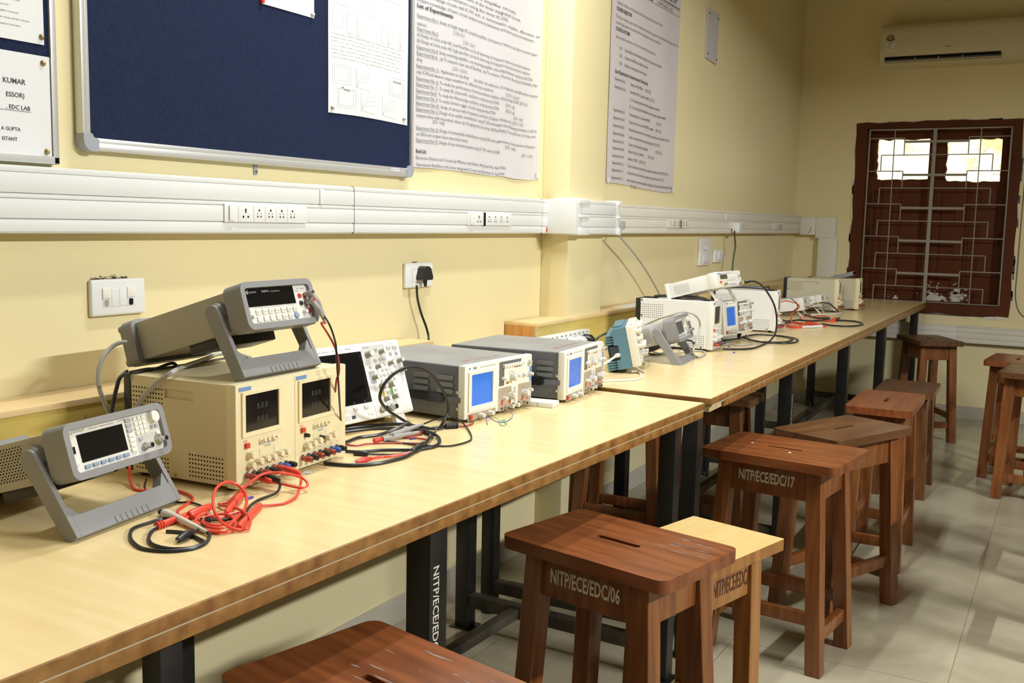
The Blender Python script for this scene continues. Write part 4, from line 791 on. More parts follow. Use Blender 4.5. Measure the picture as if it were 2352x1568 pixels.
# ---- bench power supplies
def psu_half(t, T, u0, w, H, right=False, mt='cream', small=False, face='cream_front', kn='cream_knob', brand=True):
    s = w/0.155
    dx0, dx1 = u0+0.016*s, u0+0.108*s
    z0, z1 = H*0.545, H*0.892
    fr = MB(T); fr.slab([(dx0-0.008, z0-0.008), (dx1+0.012, z0-0.008), (dx1+0.012, z1+0.006), (dx0-0.008, z1+0.006)], [[(dx0, z0), (dx0, z1), (dx1, z1), (dx1, z0)]], 0, 0.0035, face); fr.build('display_frame', t, bevel=0.001)
    d = MB(T); d.box((dx0, z0, -0.001), (dx1, z1, 0.0006), 'screen')
    for i in range(2): d.text('8.8.8', ((dx0+dx1)/2+0.002, z0+(z1-z0)*(0.57-0.36*i), 0.0008), X3, Y3, 0.0108*s, 'segment', al='C')
    d.build('display', t)
    if brand: b = MB(T); b.box((u0+0.002*s, z1+0.008, 0), (u0+0.034*s, z1+0.0145, 0.0006), 'lblue'); b.text('SCIENTIFIC', (u0+0.0035*s, z1+0.0098, 0.0008), X3, Y3, 0.003, 'panelboard', w=0.029*s); b.build('maker_label', t)
    pr = MB(T); pr.text('MULTIPLE POWER SUPPLY', (u0+0.078*s, H*0.392, 0.0004), X3, Y3, 0.0032, 'lblue', w=0.050*s, al='C'); pr.text('PSD3304', (u0+0.078*s, H*0.366, 0.0004), X3, Y3, 0.0032, 'lblue', al='C'); pr.text('POWER', (u0+0.012*s, H*0.462, 0.0004), X3, Y3, 0.0022, 'red')
    for q in (0.056, 0.096): pr.box((u0+q*s, H*0.29, 0), (u0+q*s+0.0006, H*0.36, 0.0003), 'lblue')
    for q in range(7): pr.disc((u0+(0.020+0.019*q)*s, H*0.205, 0), Z3, 0.0011, ['red', 'ink'][q % 2], 6)
    pr.build('printed_marks', t)
    key(t, T, u0+0.020*s, H*0.425, 0.010*s, 0.009, 0.006, 'red', 'power_button')
    for q in (0.058, 0.070, 0.082, 0.094): k = MB(T); k.rings([(u0+q*s, H*0.435, 0), (u0+q*s, H*0.435, 0.003)], [0.0048*s, 0.0042*s], kn, 10); k.rings([(u0+q*s, H*0.435, 0.003), (u0+q*s+0.001, H*0.448, 0.012)], [0.0022*s, 0.0028*s], kn, 8); k.build('toggle_switch', t)
    ks = [(0.026, 0.335), (0.027, 0.235), (0.048, 0.255), (0.067, 0.262), (0.086, 0.258), (0.106, 0.272), (0.124, 0.272)] if not right else [(0.029, 0.262), (0.047, 0.272), (0.065, 0.285), (0.095, 0.285), (0.113, 0.300)]
    for q, z in ks: knob(t, T, u0+q*s, H*z, 0.0063*s, 0.014, kn, ptr=face, flute=1)
    if right:
        for q, z in ((0.030, 0.365), (0.078, 0.30)): knob(t, T, u0+q*s, H*z, 0.0042*s, 0.010, 'black')
    for i, c in enumerate(('red_dull', 'black', 'red_dull', 'black', 'red_dull', 'blue', 'black')): post(t, T, u0+(0.018+0.0185*i)*s, H*0.145, c, min(1, s*1.05))
def psu(label, loc, rz, W, H, D, halves, mt='cream', front='cream_front', kn='cream_knob', rear=0.020, handle=False, group='single power supplies', recess=True, frontm=None):
    t = thing('power_supply', label, 'power supply', loc, rz, group)
    z0 = 0.010
    m = MB(); m.box((0.004, 0.020, z0), (W-0.002, D-rear, H-0.002), mt)
    ry0, ry1, rz0, rz1 = D*0.365, D*0.62, H*0.805, H*0.893
    if recess: # left side plate with the hand recess
        m.slab([(0.020, z0), (D-rear, z0), (D-rear, H-0.002), (0.020, H-0.002)], [[(ry0, rz0), (ry0, rz1), (ry1, rz1), (ry1, rz0)]], -0.004, 0.0, mt, T=LEFTS)
    else: m.box((0, 0.020, z0), (0.004, D-rear, H-0.002), mt)
    m.build('case', t, bevel=0.0015)
    dv = D*0.0258
    for a_, b_, n_, h_ in ((D*0.645, H*0.62, 7, 0.043), (D*0.045+0.02, H*0.10, 6, 0.040), (D*0.60, H*0.10, 4, 0.040)): v = MB(LEFTS); vents(v, a_, b_, 12, n_, dv, H*h_, 0.0017); v.build('vent_holes', t)
    m = MB(); m.box((0, D-rear, z0), (W, D, H-0.001), 'black', 0.003); m.build('rear_panel', t)
    m = MB(); m.box((-0.001, 0, z0-0.003), (W+0.001, 0.022, H), front, 0.003); m.build('front_bezel', t)
    for q, z in ((0.93, 0.93), (0.55, 0.05), (0.15, 0.05), (0.93, 0.62)): k = MB(LEFTS); k.cyl((D*q-0.004, H*z+0.006, 0), (D*q-0.004, H*z+0.006, 0.0015), 0.0028, 'corner' if mt == 'cream' else 'hole', n=8); k.build('screw', t)
    for x in (0.02, W-0.02):
        for y in (0.03, D-0.03): k = MB(); k.cyl((x, y, 0), (x, y, z0), 0.008, 'rubber', n=10); k.build('foot', t)
    n = halves
    for i in range(n): psu_half(t, FRONT, 0.005+i*(W-0.008)/n if n > 1 else 0.0, (W-0.012)/n*0.98 if n > 1 else W, H, right=i == 1, face=front, kn=kn)
    if n > 1: k = MB(FRONT); k.box((W/2-0.001, 0.012, 0), (W/2, H-0.004, 0.0005), 'cream_grey'); k.build('panel_seam', t)
    if handle:
        k = MB(); k.tube([(W*0.35, D*0.80, H-0.001), (W*0.35, D*0.77, H+0.006), (W*0.35, D*0.5, H+0.011), (W*0.35, D*0.2, H+0.007), (W*0.35, D*0.13, H-0.001)], 0.006, 'black'); k.box((W*0.35-0.012, D*0.76, H-0.001), (W*0.35+0.012, D*0.93, H+0.004), 'black', 0.002); k.box((W*0.35-0.012, D*0.03, H-0.001), (W*0.35+0.012, D*0.16, H+0.004), 'black', 0.002); k.build('carry_strap', t)
    return t
psu('large cream twin power supply with two black displays, under the grey multimeter', (-1.243, 1.273, TZ), R(92.98), 0.321, 0.191, 0.265, 2, group=None)
psu('white single power supply with black strap, between the small grey generator and third oscilloscope', (-1.181, 3.704, TZ+0.004), R(92.6), 0.132, 0.192, 0.31, 1, 'white_en', 'white_front', 'white_front', handle=True, recess=False)
psu('white single power supply behind the third oscilloscope, mostly hidden', (-1.160, 4.566, TZ+0.004), R(98), 0.128, 0.190, 0.30, 1, 'white_en', 'white_front', 'white_front', handle=True, recess=False)
psu('greyish cream power supply near the window, with a hand slot in its side', (-1.169, 5.948, TZ+0.004), R(92), 0.128, 0.189, 0.31, 1, 'cream_grey', 'cream_front', 'cream_knob')
psu('greyish cream power supply furthest along, nearest the barred window', (-1.094, 6.165, TZ+0.004), R(92), 0.125, 0.187, 0.30, 1, 'cream_grey', 'cream_front', 'cream_knob')

# ---- analogue oscilloscopes
def ascope(label, loc, rz, pitch=0.0, W=0.305, H=0.138, D=0.36, lift=0.0, stamp=True):
    t = thing('oscilloscope', label, 'oscilloscope', loc, rz, 'grey oscilloscopes with blue screens')
    B = Matrix.Translation((0, 0, lift)) @ Matrix.Rotation(R(-pitch), 4, 'X')
    F = B @ FRONT; S = B @ LEFTS
    z0 = 0.010 if not lift else 0.0
    m = MB(B); m.box((0.003, 0.014, z0), (W-0.003, D, H-0.003), 'gun', 0.003); m.build('case', t)
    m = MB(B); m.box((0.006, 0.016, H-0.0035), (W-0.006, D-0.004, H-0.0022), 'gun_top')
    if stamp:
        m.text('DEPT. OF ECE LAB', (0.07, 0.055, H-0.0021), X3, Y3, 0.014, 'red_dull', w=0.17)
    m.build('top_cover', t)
    for a in (0.034, 0.107):
        for b in (0.106, 0.090, 0.074): lv = MB(S); lv.slab(rrect(0.046, 0.0105, 0.005, 3, a+0.023, b), [], 0, 0.0035, 'louvre'); lv.build('louvre', t, bevel=0.0015)
    k = MB(S); k.box((0.012, 0.0475, -0.003), (D-0.01, 0.0615, 0.002), 'gun', 0.001); k.build('side_rail', t)
    k = MB(S); k.slab(rrect(0.055, 0.021, 0.0100, 5, 0.085, 0.055), [], 0, 0.009, 'black'); k.slab(rrect(0.15, 0.018, 0.006, 3, 0.175, 0.055), [], 0, 0.007, 'black'); k.build('handle_pivot', t, bevel=0.003)
    for b in (0.073, 0.033): k = MB(S); k.rings([(0.0215, b, -0.003), (0.0215, b, 0.001), (0.0215, b, 0.0025)], [0.0042, 0.004, 0.002], 'steel', 10); k.build('screw', t)
    m = MB(B); m.box((0, 0, z0-0.002), (W, 0.020, H), 'scope_front', 0.004); m.build('front_bezel', t)
    fr = MB(F); fr.slab([(0.013, 0.026), (0.135, 0.026), (0.135, 0.122), (0.013, 0.122)], [[(0.024, 0.038), (0.024, 0.1145), (0.1155, 0.1145), (0.1155, 0.038)]], 0, 0.004, 'scope_front'); fr.build('screen_frame', t, bevel=0.0015)
    sc = MB(F); sc.box((0.024, 0.038, -0.001), (0.1155, 0.1145, 0.0006), 'crt')
    for i in range(1, 8): z = 0.038+0.0765*i/8; sc.box((0.025, z, 0.0006), (0.1145, z+(0.0006 if i == 4 else 0.0003), 0.0008), 'crt_line')
    for i in range(1, 10): u = 0.024+0.0915*i/10; sc.box((u, 0.039, 0.0006), (u+(0.0006 if i == 5 else 0.0003), 0.1135, 0.0008), 'crt_line')
    sc.build('screen', t)
    p = MB(F); p.box((0.013, 0.003, 0), (0.134, 0.020, 0.0006), 'tan'); p.build('lower_strip', t)
    key(t, F, 0.024, 0.0125, 0.010, 0.0105, 0.005, 'red', 'power_button')
    for u in (0.062, 0.103): knob(t, F, u, 0.0125, 0.0062, 0.016, 'knob')
    pr = MB(F); pr.box((0.016, 0.1275, 0), (0.0235, 0.1315, 0.0004), 'lblue'); pr.box((0.034, 0.1265, 0), (0.049, 0.1325, 0.0004), 'button_grey'); pr.text('20 MHz DUAL TRACE OSCILLOSCOPE', (0.063, 0.1275, 0.0003), X3, Y3, 0.003, 'ink2', w=0.068)
    pr.text('SM410', (0.035, 0.1278, 0.0006), X3, Y3, 0.003, 'ink', w=0.013); pr.build('printed_marks', t)
    L_ = MB(F); L_.slab([(0.148, 0.071), (0.148, 0.130), (0.151, 0.132), (0.250, 0.132), (0.250, 0.1155), (0.171, 0.1155), (0.171, 0.071)][::-1], [], 0, 0.0006, 'dgrey'); L_.build('dark_panel', t)
    for i in range(9): key(t, F, 0.1665+i*0.0112, 0.1205, 0.0085, 0.008, 0.009, 'scope_front', 'push_button')
    q = MB(F)
    for i, c in ((5, 'red_dull'), (6, 'ink'), (7, 'lblue')): q.box((0.1625+i*0.0112, 0.1118, 0.0006), (0.171+i*0.0112, 0.1155, 0.0009), c)
    for a, b in ((0.300, 0.098), (0.300, 0.074)): q.box((a-0.007, b-0.007, 0), (a+0.001, b+0.009, 0.0005), 'lblue')
    q.box((0.180, 0.073, 0), (0.194, 0.079, 0.0004), 'brass')
    for a in (0.205, 0.2, 0.263): q.slab([(a+0.0125*math.cos(w), (0.092 if a == 0.205 else 0.044)+0.0125*math.sin(w)) for w in [R(x) for x in range(20, 161, 10)]]+[(a+0.0120*math.cos(w), (0.092 if a == 0.205 else 0.044)+0.0120*math.sin(w)) for w in [R(x) for x in range(160, 19, -10)]], [], 0.0006, 0.0009, 'ink2')
    q.build('control_marks', t)
    for u, v, r, l, fl in ((0.164, 0.089, 0.0062, 0.018, 0), (0.205, 0.0885, 0.0105, 0.024, 1), (0.235, 0.0885, 0.005, 0.014, 0), (0.263, 0.0885, 0.0065, 0.015, 0), (0.288, 0.0885, 0.0062, 0.020, 0), (0.167, 0.040, 0.0068, 0.020, 0), (0.200, 0.042, 0.0115, 0.026, 1), (0.263, 0.042, 0.0115, 0.026, 1), (0.290, 0.046, 0.0062, 0.018, 0)): knob(t, F, u, v, r*0.78, l*0.72, 'knob', flute=fl)
    bnc(t, F, 0.287, 0.118, 0.0045, 0.014); bnc(t, F, 0.178, 0.0135, 0.005, 0.012); bnc(t, F, 0.266, 0.0145, 0.005, 0.012)
    for (a, b, c, d) in ((0.146, 0.007, 0.205, 0.066), (0.238, 0.007, 0.300, 0.066)): k = MB(F); k.slab(rrect(c-a, d-b, 0.003, 2, (a+c)/2, (b+d)/2), [], 0, 0.0006, 'tan'); k.build('channel_panel', t)
    k = MB(F)
    for a, b in ((0.158, 0.022), (0.195, 0.022), (0.252, 0.022), (0.278, 0.022)): k.box((a, b, 0.0006), (a+0.008, b+(0.012 if a < 0.16 else 0.006), 0.001), 'red')
    k.box((0.158, 0.010, 0.0006), (0.166, 0.016, 0.001), 'ink'); k.build('channel_labels', t)
    for i in range(5): key(t, F, 0.221, 0.026+i*0.0085, 0.006, 0.005, 0.005, 'scope_front', 'push_button')
    for u in (0.206, 0.232): key(t, F, u, 0.014, 0.007, 0.011, 0.009, 'scope_front', 'slide_switch'); key(t, F, u+0.007, 0.0165, 0.005, 0.009, 0.006, 'ink', 'slide_switch_slot')
    for x in (0.03, W-0.03):
        for y in (0.05, D-0.03):
            k = MB()
            if lift: k.rings([B @ Vector((x, y, 0.001)), (x, y*0.99, 0.0)], [0.010, 0.008], 'rubber', 10)
            else: k.cyl((x, y, 0), (x, y, z0), 0.009, 'rubber', n=10)
            k.build('foot', t)
    return t
ascope('slate-grey oscilloscope with blue screen, nearest of the three, right of the white scope', (-1.242, 2.021, TZ), R(90-3.5))
ascope('slate-grey oscilloscope with blue screen, second one, by the table junction', (-1.167, 2.405, TZ), R(90+4.2), D=0.345)
ascope('oscilloscope with blue screen tilted on its stand behind the white power supply', (-1.2250, 4.005, TZ+0.004), R(84.2), pitch=6.0, lift=0.032, D=0.30, H=0.1375)
# ---- tilted bench instruments with a carrying handle
def bench(name, label, cat, loc, rz, pitch, W, H, D, z, kind, hy, hz, hw, case='taupe'):
    """loc: point below the middle of the front edge; z: height of the lower front edge above loc"""
    t = thing(name, label, cat, loc, rz)
    B = Matrix.Translation((0, 0, z)) @ Matrix.Rotation(R(-pitch), 4, 'X')
    F = B @ FRONT @ Matrix.Translation((-W/2, 0, -0.007)); S = B @ Matrix.Translation((-W/2+0.012, 0, 0)) @ LEFTS
    e = 0.011
    m = MB(B); m.box((-W/2+0.012, 0.03, 0.008), (W/2-0.012, D-0.02, H-0.007), case, 0.003); m.build('case', t)
    if kind != 'dmm':
        v = MB(S); vents(v, 0.098, 0.022, 22, 12, 0.0062, 0.0044, 0.0014, stag=True); v.build('vent_holes', t)
    # front bumper: ring with a recessed opening
    m = MB(B); rr = 0.016
    m.slab(rrect(W, H, rr, 5, 0, H/2), [rrect(W-2*e, H-2*e, 0.006, 3, 0, H/2)[::-1]], -0.042, 0.0, 'bumper', T=FRONT)
    for i in range(5): m.box((-W*0.28+i*0.008, 0.004, -0.0018), (-W*0.28+i*0.008+0.004, 0.03, 0.002), 'bumper', 0.001)
    for i in range(5): m.box((W*0.26+i*0.008, 0.004, -0.0018), (W*0.26+i*0.008+0.004, 0.03, 0.002), 'bumper', 0.001)
    m.build('front_bumper', t, bevel=0.004)
    m = MB(B); m.slab(rrect(W, H, rr, 5, 0, H/2), [], -D, -D+0.03, 'bumper', T=FRONT)
    for zz in (0.010, H-0.012): m.slab(rrect(W*0.94, 0.014, 0.006, 4, 0, zz), [], -D-0.012, -D+0.002, 'bumper', T=FRONT)
    for x in (-W*0.45, W*0.45): m.box((x-0.005, D, 0.012), (x+0.005, D+0.010, H-0.014), 'bumper', 0.003)
    m.build('rear_bumper', t, bevel=0.003)
    for y0, y1 in ((0.10, 0.17),): k = MB(B); k.box((-W*0.40, y0, -0.010), (W*0.40, y1, 0.010), 'rubber', 0.004); k.build('under_foot', t)
    # handle
    py, pz = 0.070, H*0.55
    Bi = B.inverted(); foot = Vector((0, hy, hz)); piv = Vector((0, py, pz)); d = (foot-piv); dn = d.normalized(); pn = Vector((0, -dn.z, dn.y))
    hd = MB(B)
    for s in (-1, 1):
        x = s*hw/2; xi = s*(hw/2-0.0095)
        w0, w1 = 0.0155, 0.0125
        out = [piv+pn*w0*math.cos(a)-dn*w0*math.sin(a) for a in [i*math.pi/8 for i in range(9)]]
        f0 = foot-dn*0.000
        poly = out+[f0-pn*w1, f0+pn*w1]
        n = len(poly); vv = [(q, p.y, p.z) for q in (x, xi) for p in poly]
        hd.add(vv, [tuple(range(n)), tuple(range(2*n-1, n-1, -1))]+[(i, n+i, n+(i+1) % n, (i+1) % n) for i in range(n)], 'bumper')
        # inner fillet to the cross bar
        hd.add([(xi, *(foot-dn*q+pn*w).yz) for q, w in ((0.055, 0.011), (0.055, -0.011), (0.03, 0.011), (0.03, -0.011))]+[(xi-s*0.022, *(foot-dn*0.03+pn*w).yz) for w in (0.011, -0.011)], [(0, 2, 4), (1, 5, 3), (0, 4, 5, 1), (0, 1, 3, 2)], 'bumper')
        k = MB(B); k.rings([(s*(W/2-0.014), py, pz), (s*(hw/2-0.008), py, pz)], [0.020, 0.0165], 'bumper', 18); k.build('handle_pivot', t)
    bar = [foot-dn*0.034+pn*0.0125, foot-dn*0.034-pn*0.0125, foot-pn*0.0125, foot+pn*0.0125]
    vv = [(q, p.y, p.z) for q in (-hw/2+0.009, hw/2-0.009) for p in bar]
    hd.add(vv, [(0, 1, 2, 3), (7, 6, 5, 4)]+[(i, 4+i, 4+(i+1) % 4, (i+1) % 4) for i in range(4)], 'bumper')
    for i in range(7): q = foot-dn*0.002; hd.add([(-0.035+i*0.012+a, *(foot-dn*b-pn*(0.0125+c)).yz) for a in (0, 0.006) for b in (0.0, 0.012) for c in (-0.001, 0.0016)], [(0, 1, 3, 2), (4, 6, 7, 5), (0, 4, 5, 1), (2, 3, 7, 6), (0, 2, 6, 4), (1, 5, 7, 3)], 'bumper')
    hd.build('handle', t, bevel=0.0035)
    pw, ph = W-2*e, H-2*e
    P = F @ Matrix.Translation((e, e, 0))            # panel coordinates 0..pw, 0..ph
    m = MB(P); m.box((-0.002, -0.002, -0.02), (pw+0.002, ph+0.002, 0), 'panel'); m.build('front_panel', t)
    if kind == 'dmm':
        d_ = MB(P); d_.slab([(-0.001, ph*0.475), (pw*0.775, ph*0.475), (pw*0.775, ph+0.001), (-0.001, ph+0.001)], [], 0, 0.0008, 'screen')
        for i, x in enumerate((0.006, 0.009, 0.012, 0.0105, 0.0075)): d_.box((x, ph*0.86-0.002-abs(2-i)*-0.0008, 0.0008), (x+0.0009, ph*0.86+0.006-abs(2-i)*0.0014, 0.001), 'panelboard')
        d_.text('KEYSIGHT', (0.015, ph*0.86, 0.001), X3, Y3, 0.003, 'panelboard', w=0.020); d_.text('34401A', (0.048, ph*0.86, 0.001), X3, Y3, 0.0042, 'panelboard', w=0.020); d_.text('6 1/2 Digit Multimeter', (0.071, ph*0.86, 0.001), X3, Y3, 0.0026, 'panelboard', w=0.027)
        d_.build('display', t)
        for i, s_ in enumerate(('DC V', 'AC V', '2W', 'Freq', 'Cont', 'Null', 'Min')): key(t, P, pw*(0.155+0.096*i), ph*0.315, 0.0115, 0.0095, 0.0028, 'button', txt=s_)
        for i, s_ in enumerate(('<', '>', 'v', '^', 'Auto', 'Sngl')): key(t, P, pw*(0.155+0.096*i), ph*0.115, 0.0115, 0.0095, 0.0028, 'button', txt=s_)
        knob(t, P, pw*0.735, ph*0.12, 0.0062, 0.003, 'button_blue', name='shift_button'); knob(t, P, pw*0.045, ph*0.20, 0.0045, 0.009, 'button', name='power_button'); knob(t, P, pw*0.875, ph*0.20, 0.0045, 0.008, 'paper', name='terminal_switch')
        pr = MB(P); pr.box((pw*0.11, ph*0.435, 0), (pw*0.56, ph*0.44, 0.0003), 'ink2'); pr.box((pw*0.61, ph*0.435, 0), (pw*0.75, ph*0.44, 0.0003), 'ink2'); pr.box((pw*0.11, ph*0.0, 0), (pw*0.58, ph*0.005, 0.0003), 'ink2'); pr.text('Power', (pw*0.02, ph*0.335, 0.0002), X3, Y3, 0.0022, 'ink2'); pr.text('HI   Input', (pw*0.83, ph*0.88, 0.0002), X3, Y3, 0.0026, 'ink2', w=pw*0.13); pr.text('Sense', (pw*0.81, ph*0.80, 0.0002), X3, Y3, 0.0022, 'ink2'); pr.text('Front', (pw*0.855, ph*0.075, 0.0002), X3, Y3, 0.0022, 'ink2'); pr.build('printed_marks', t)
        for u, v, c in ((0.855, 0.68, 'red'), (0.855, 0.46, 'ink'), (0.945, 0.68, 'red'), (0.945, 0.46, 'ink'), (0.955, 0.22, 'red')):
            k = MB(P); k.rings([(pw*u, ph*v, 0), (pw*u, ph*v, 0.002)], [0.0052, 0.0046], c, 14); k.disc((pw*u, ph*v, 0.002), Z3, 0.0028, 'hole' if c == 'ink' else 'red_dull', 10); k.build('input_jack', t)
    elif kind == 'gen':
        d_ = MB(P); d_.box((pw*0.095, ph*0.205, 0), (pw*0.585, ph*0.86, 0.0008), 'screen' if W < 0.2225 else 'screen_grey'); d_.build('display', t)
        pr = MB(P)
        for i, x in enumerate((0.004, 0.0065, 0.009, 0.0115)): pr.box((x, ph*0.905-(i % 2)*0.002, 0), (x+0.0007, ph*0.95+(i % 2)*0.0015, 0.0003), 'ink')
        pr.text('KEYSIGHT', (0.0145, ph*0.915, 0.0002), X3, Y3, 0.0038, 'ink', w=0.024); pr.text('33500B Series  Waveform Generator', (0.045, ph*0.915, 0.0002), X3, Y3, 0.0028, 'ink2', w=0.055); pr.text('Trueform', (0.108, ph*0.93, 0.0002), X3, Y3, 0.003, 'ink2'); pr.build('printed_marks', t)
        for i in range(6): key(t, P, pw*(0.135+0.0825*i), ph*0.095, 0.012, 0.0062, 0.003, 'button_blue', 'soft_key')
        for i in range(7): key(t, P, pw*0.648, ph*(0.90-0.123*i), 0.0125, 0.0062, 0.003, 'button_grey' if i < 3 else 'button', 'function_key')
        for i in range(3):
            for j in range(4): key(t, P, pw*(0.728+0.048*i), ph*(0.90-0.125*j), 0.0075, 0.006, 0.003, 'button', 'number_key')
        knob(t, P, pw*0.925, ph*0.84, 0.0105, 0.011, 'panel', name='rotary_knob')
        for u in (0.905, 0.955): key(t, P, pw*u, ph*0.60, 0.006, 0.007, 0.0025, 'button_grey', 'arrow_key')
        k = MB(P); k.slab(rrect(pw*0.29, ph*0.42, 0.003, 2, pw*0.845, ph*0.235), [], 0, 0.0006, 'dso_grey'); k.build('channel_panel', t)
        key(t, P, pw*0.745, ph*0.37, 0.0085, 0.005, 0.003, 'button_grey', 'trigger_key'); key(t, P, pw*0.955, ph*0.42, 0.0085, 0.0055, 0.003, 'button', 'output_key')
        bnc(t, P, pw*0.765, ph*0.17, 0.0048, 0.018); bnc(t, P, pw*0.945, ph*0.24, 0.0048, 0.018, ring='yellow')
        k = MB(P); k.box((pw*0.028, ph*0.45, 0), (pw*0.055, ph*0.62, 0.0008), 'hole'); k.build('usb_port', t)
        knob(t, P, pw*0.035, ph*0.22, 0.0042, 0.003, 'paper', name='power_button')
    return t
dmm = bench('bench_multimeter', 'grey bench multimeter tilted up on its handle on top of the cream power supply', 'multimeter', (-1.255, 1.417, 0.951), R(91.7), 17.1, 0.198, 0.087, 0.312, 0.0904, 'dmm', 0.041, -0.080, 0.216)
fg1 = bench('waveform_generator', 'grey waveform generator with black display on its handle, frontmost on the near table', 'waveform generator', (-1.268, 1.064, TZ), R(99.2), 16.0, 0.221, 0.0865, 0.323, 0.0887, 'gen', 0.026, -0.0838, 0.236)
fg2 = bench('waveform_generator', 'grey waveform generator tilted on its handle beside the blue oscilloscope', 'waveform generator', (-1.174, 3.399, TZ+0.004), R(97), 17.0, 0.227, 0.0886, 0.245, 0.0785, 'gen', 0.022, -0.0880, 0.249, case='taupe_light')

# ---- white digital oscilloscope
t = thing('digital_oscilloscope', 'white digital oscilloscope with dark screen leaning back behind the cable tangle', 'oscilloscope', (-1.379, 1.801, TZ), R(83.2))
B = Matrix.Translation((0, 0, 0.0255)) @ Matrix.Rotation(R(-18.4), 4, 'X'); W, H, D = 0.36, 0.178, 0.125
F = B @ FRONT @ Matrix.Translation((-W/2, 0, 0))
m = MB(B); m.box((-W/2, 0, 0), (W/2, 0.028, H), 'dso', 0.005); m.box((-W/2+0.006, 0.026, 0.004), (W/2-0.006, D, H-0.006), 'dso', 0.006); m.build('case', t)
k = MB(F); k.box((0.012, 0.040, 0), (0.228, H-0.019, 0.0012), 'screen', 0.001); k.box((0.018, 0.052, 0.0012), (0.218, H-0.026, 0.0014), 'screen'); k.build('screen', t)
k = MB(F)
for i in range(6): k.box((0.033+i*0.034, 0.0435, 0.0014), (0.037+i*0.034, 0.0443, 0.0016), 'button_grey')
k.text('KEYSIGHT', (0.012, H-0.013, 0.0004), X3, Y3, 0.004, 'ink2', w=0.028); k.text('DSO-X 2002A  Digital Storage Oscilloscope', (0.045, H-0.013, 0.0004), X3, Y3, 0.0032, 'ink2', w=0.085); k.text('70 MHz', (0.138, H-0.013, 0.0004), X3, Y3, 0.0032, 'ink2'); k.text('2 GSa/s', (0.158, H-0.013, 0.0004), X3, Y3, 0.0032, 'ink2'); k.text('MEGA', (0.182, H-0.0125, 0.0004), X3, Y3, 0.0045, 'teal'); k.text('Zoom', (0.205, H-0.0125, 0.0004), X3, Y3, 0.0038, 'dso_grey'); k.text('Run Control', (0.322, H-0.011, 0.0004), X3, Y3, 0.0028, 'ink2'); k.text('Horizontal', (0.237, H-0.0135, 0.0008), X3, Y3, 0.003, 'ink2')
k.build('printed_marks', t)
for i in range(6): key(t, F, 0.035+i*0.034, 0.030, 0.0115, 0.008, 0.003, 'dso_grey', 'soft_key')
for (a, b, c, d, mt_) in ((0.233, 0.124, 0.308, H-0.008, 'dso_grey'), (0.330, 0.090, 0.358, 0.135, 'dso_grey'), (0.238, 0.080, 0.258, 0.110, 'button_grey')): k = MB(F); k.slab(rrect(c-a, d-b, 0.003, 2, (a+c)/2, (b+d)/2), [], 0, 0.0005, mt_); k.build('control_panel', t)
for u, v, r in ((0.2475, 0.149, 0.0098), (0.2925, 0.152, 0.0072), (0.270, 0.118, 0.0070), (0.314, 0.122, 0.0070), (0.252, 0.094, 0.0070), (0.346, 0.125, 0.0070), (0.348, 0.102, 0.0068), (0.270, 0.071, 0.0100), (0.300, 0.072, 0.0098), (0.274, 0.040, 0.0072), (0.303, 0.042, 0.0072)):
    knob(t, F, u, v, r*0.80, 0.016, 'knob_dark', cap='paper')
for u, v in ((0.268, 0.1335), (0.284, 0.1345), (0.291, 0.1345), (0.298, 0.1345), (0.278, 0.158), (0.249, 0.119), (0.283, 0.122), (0.298, 0.122), (0.286, 0.1085), (0.300, 0.1085), (0.276, 0.096), (0.289, 0.096), (0.303, 0.097), (0.317, 0.098), (0.276, 0.0835), (0.290, 0.084), (0.304, 0.0845), (0.319, 0.085), (0.328, 0.128), (0.329, 0.1145), (0.331, 0.101), (0.286, 0.055), (0.314, 0.057)): key(t, F, u, v, 0.0085, 0.0062, 0.0028, 'button_grey' if v > 0.13 else 'dso_grey')
for u, v, w, s_ in ((0.322, 0.159, 0.015, 'Run'), (0.342, 0.158, 0.015, 'Single'), (0.324, 0.144, 0.0085, ''), (0.344, 0.1435, 0.0085, '')): key(t, F, u, v, w, 0.0105 if s_ else 0.008, 0.0025, 'dso_grey' if s_ else 'button_grey', txt=s_ or None)
k = MB(F); k.box((0.266, 0.046, 0), (0.274, 0.066, 0.0006), 'yellow'); k.text('1', (0.2685, 0.053, 0.0008), X3, Y3, 0.005, 'ink'); k.build('channel_stripe', t)
k = MB(F); k.box((0.296, 0.048, 0), (0.304, 0.066, 0.0006), 'green'); k.text('2', (0.2985, 0.054, 0.0008), X3, Y3, 0.005, 'ink'); k.build('channel_stripe', t)
k = MB(F); k.box((0.232, 0.004, 0), (0.356, 0.030, 0.0015), 'dso', 0.001); k.build('input_ledge', t)
bnc(t, F, 0.252, 0.018, 0.0062, 0.020); bnc(t, F, 0.284, 0.018, 0.0062, 0.020)
for u, c in ((0.252, 'yellow'), (0.284, 'green')): k = MB(F); k.slab([(u+0.0135*math.cos(R(a)), 0.018+0.0125*math.sin(R(a))) for a in range(-60, 241, 20)]+[(u+0.0122*math.cos(R(a)), 0.018+0.0112*math.sin(R(a))) for a in range(240, -61, -20)], [], 0, 0.002, c); k.build('input_ring', t)
k = MB(F); k.text('Amp', (0.205, 0.0095, 0.0004), X3, Y3, 0.007, 'dso_grey'); k.box((0.155, 0.009, 0), (0.166, 0.0165, 0.0012), 'ink'); k.box((0.128, 0.007, 0), (0.150, 0.0185, 0.0006), 'dso_grey'); k.build('usb_ports', t)
for x in (-W*0.38, W*0.38): k = MB(); k.beam((x, 0.004, 0), tuple(B @ Vector((x, 0.016, 0.002))), 0.034, 0.014, 'dso'); k.build('front_foot', t)
for x in (-W*0.30, W*0.30): k = MB(); k.rings([(x, 0.115, 0.0), tuple(B @ Vector((x, 0.105, 0.006)))], [0.010, 0.010], 'black', 10); k.build('rear_foot', t)

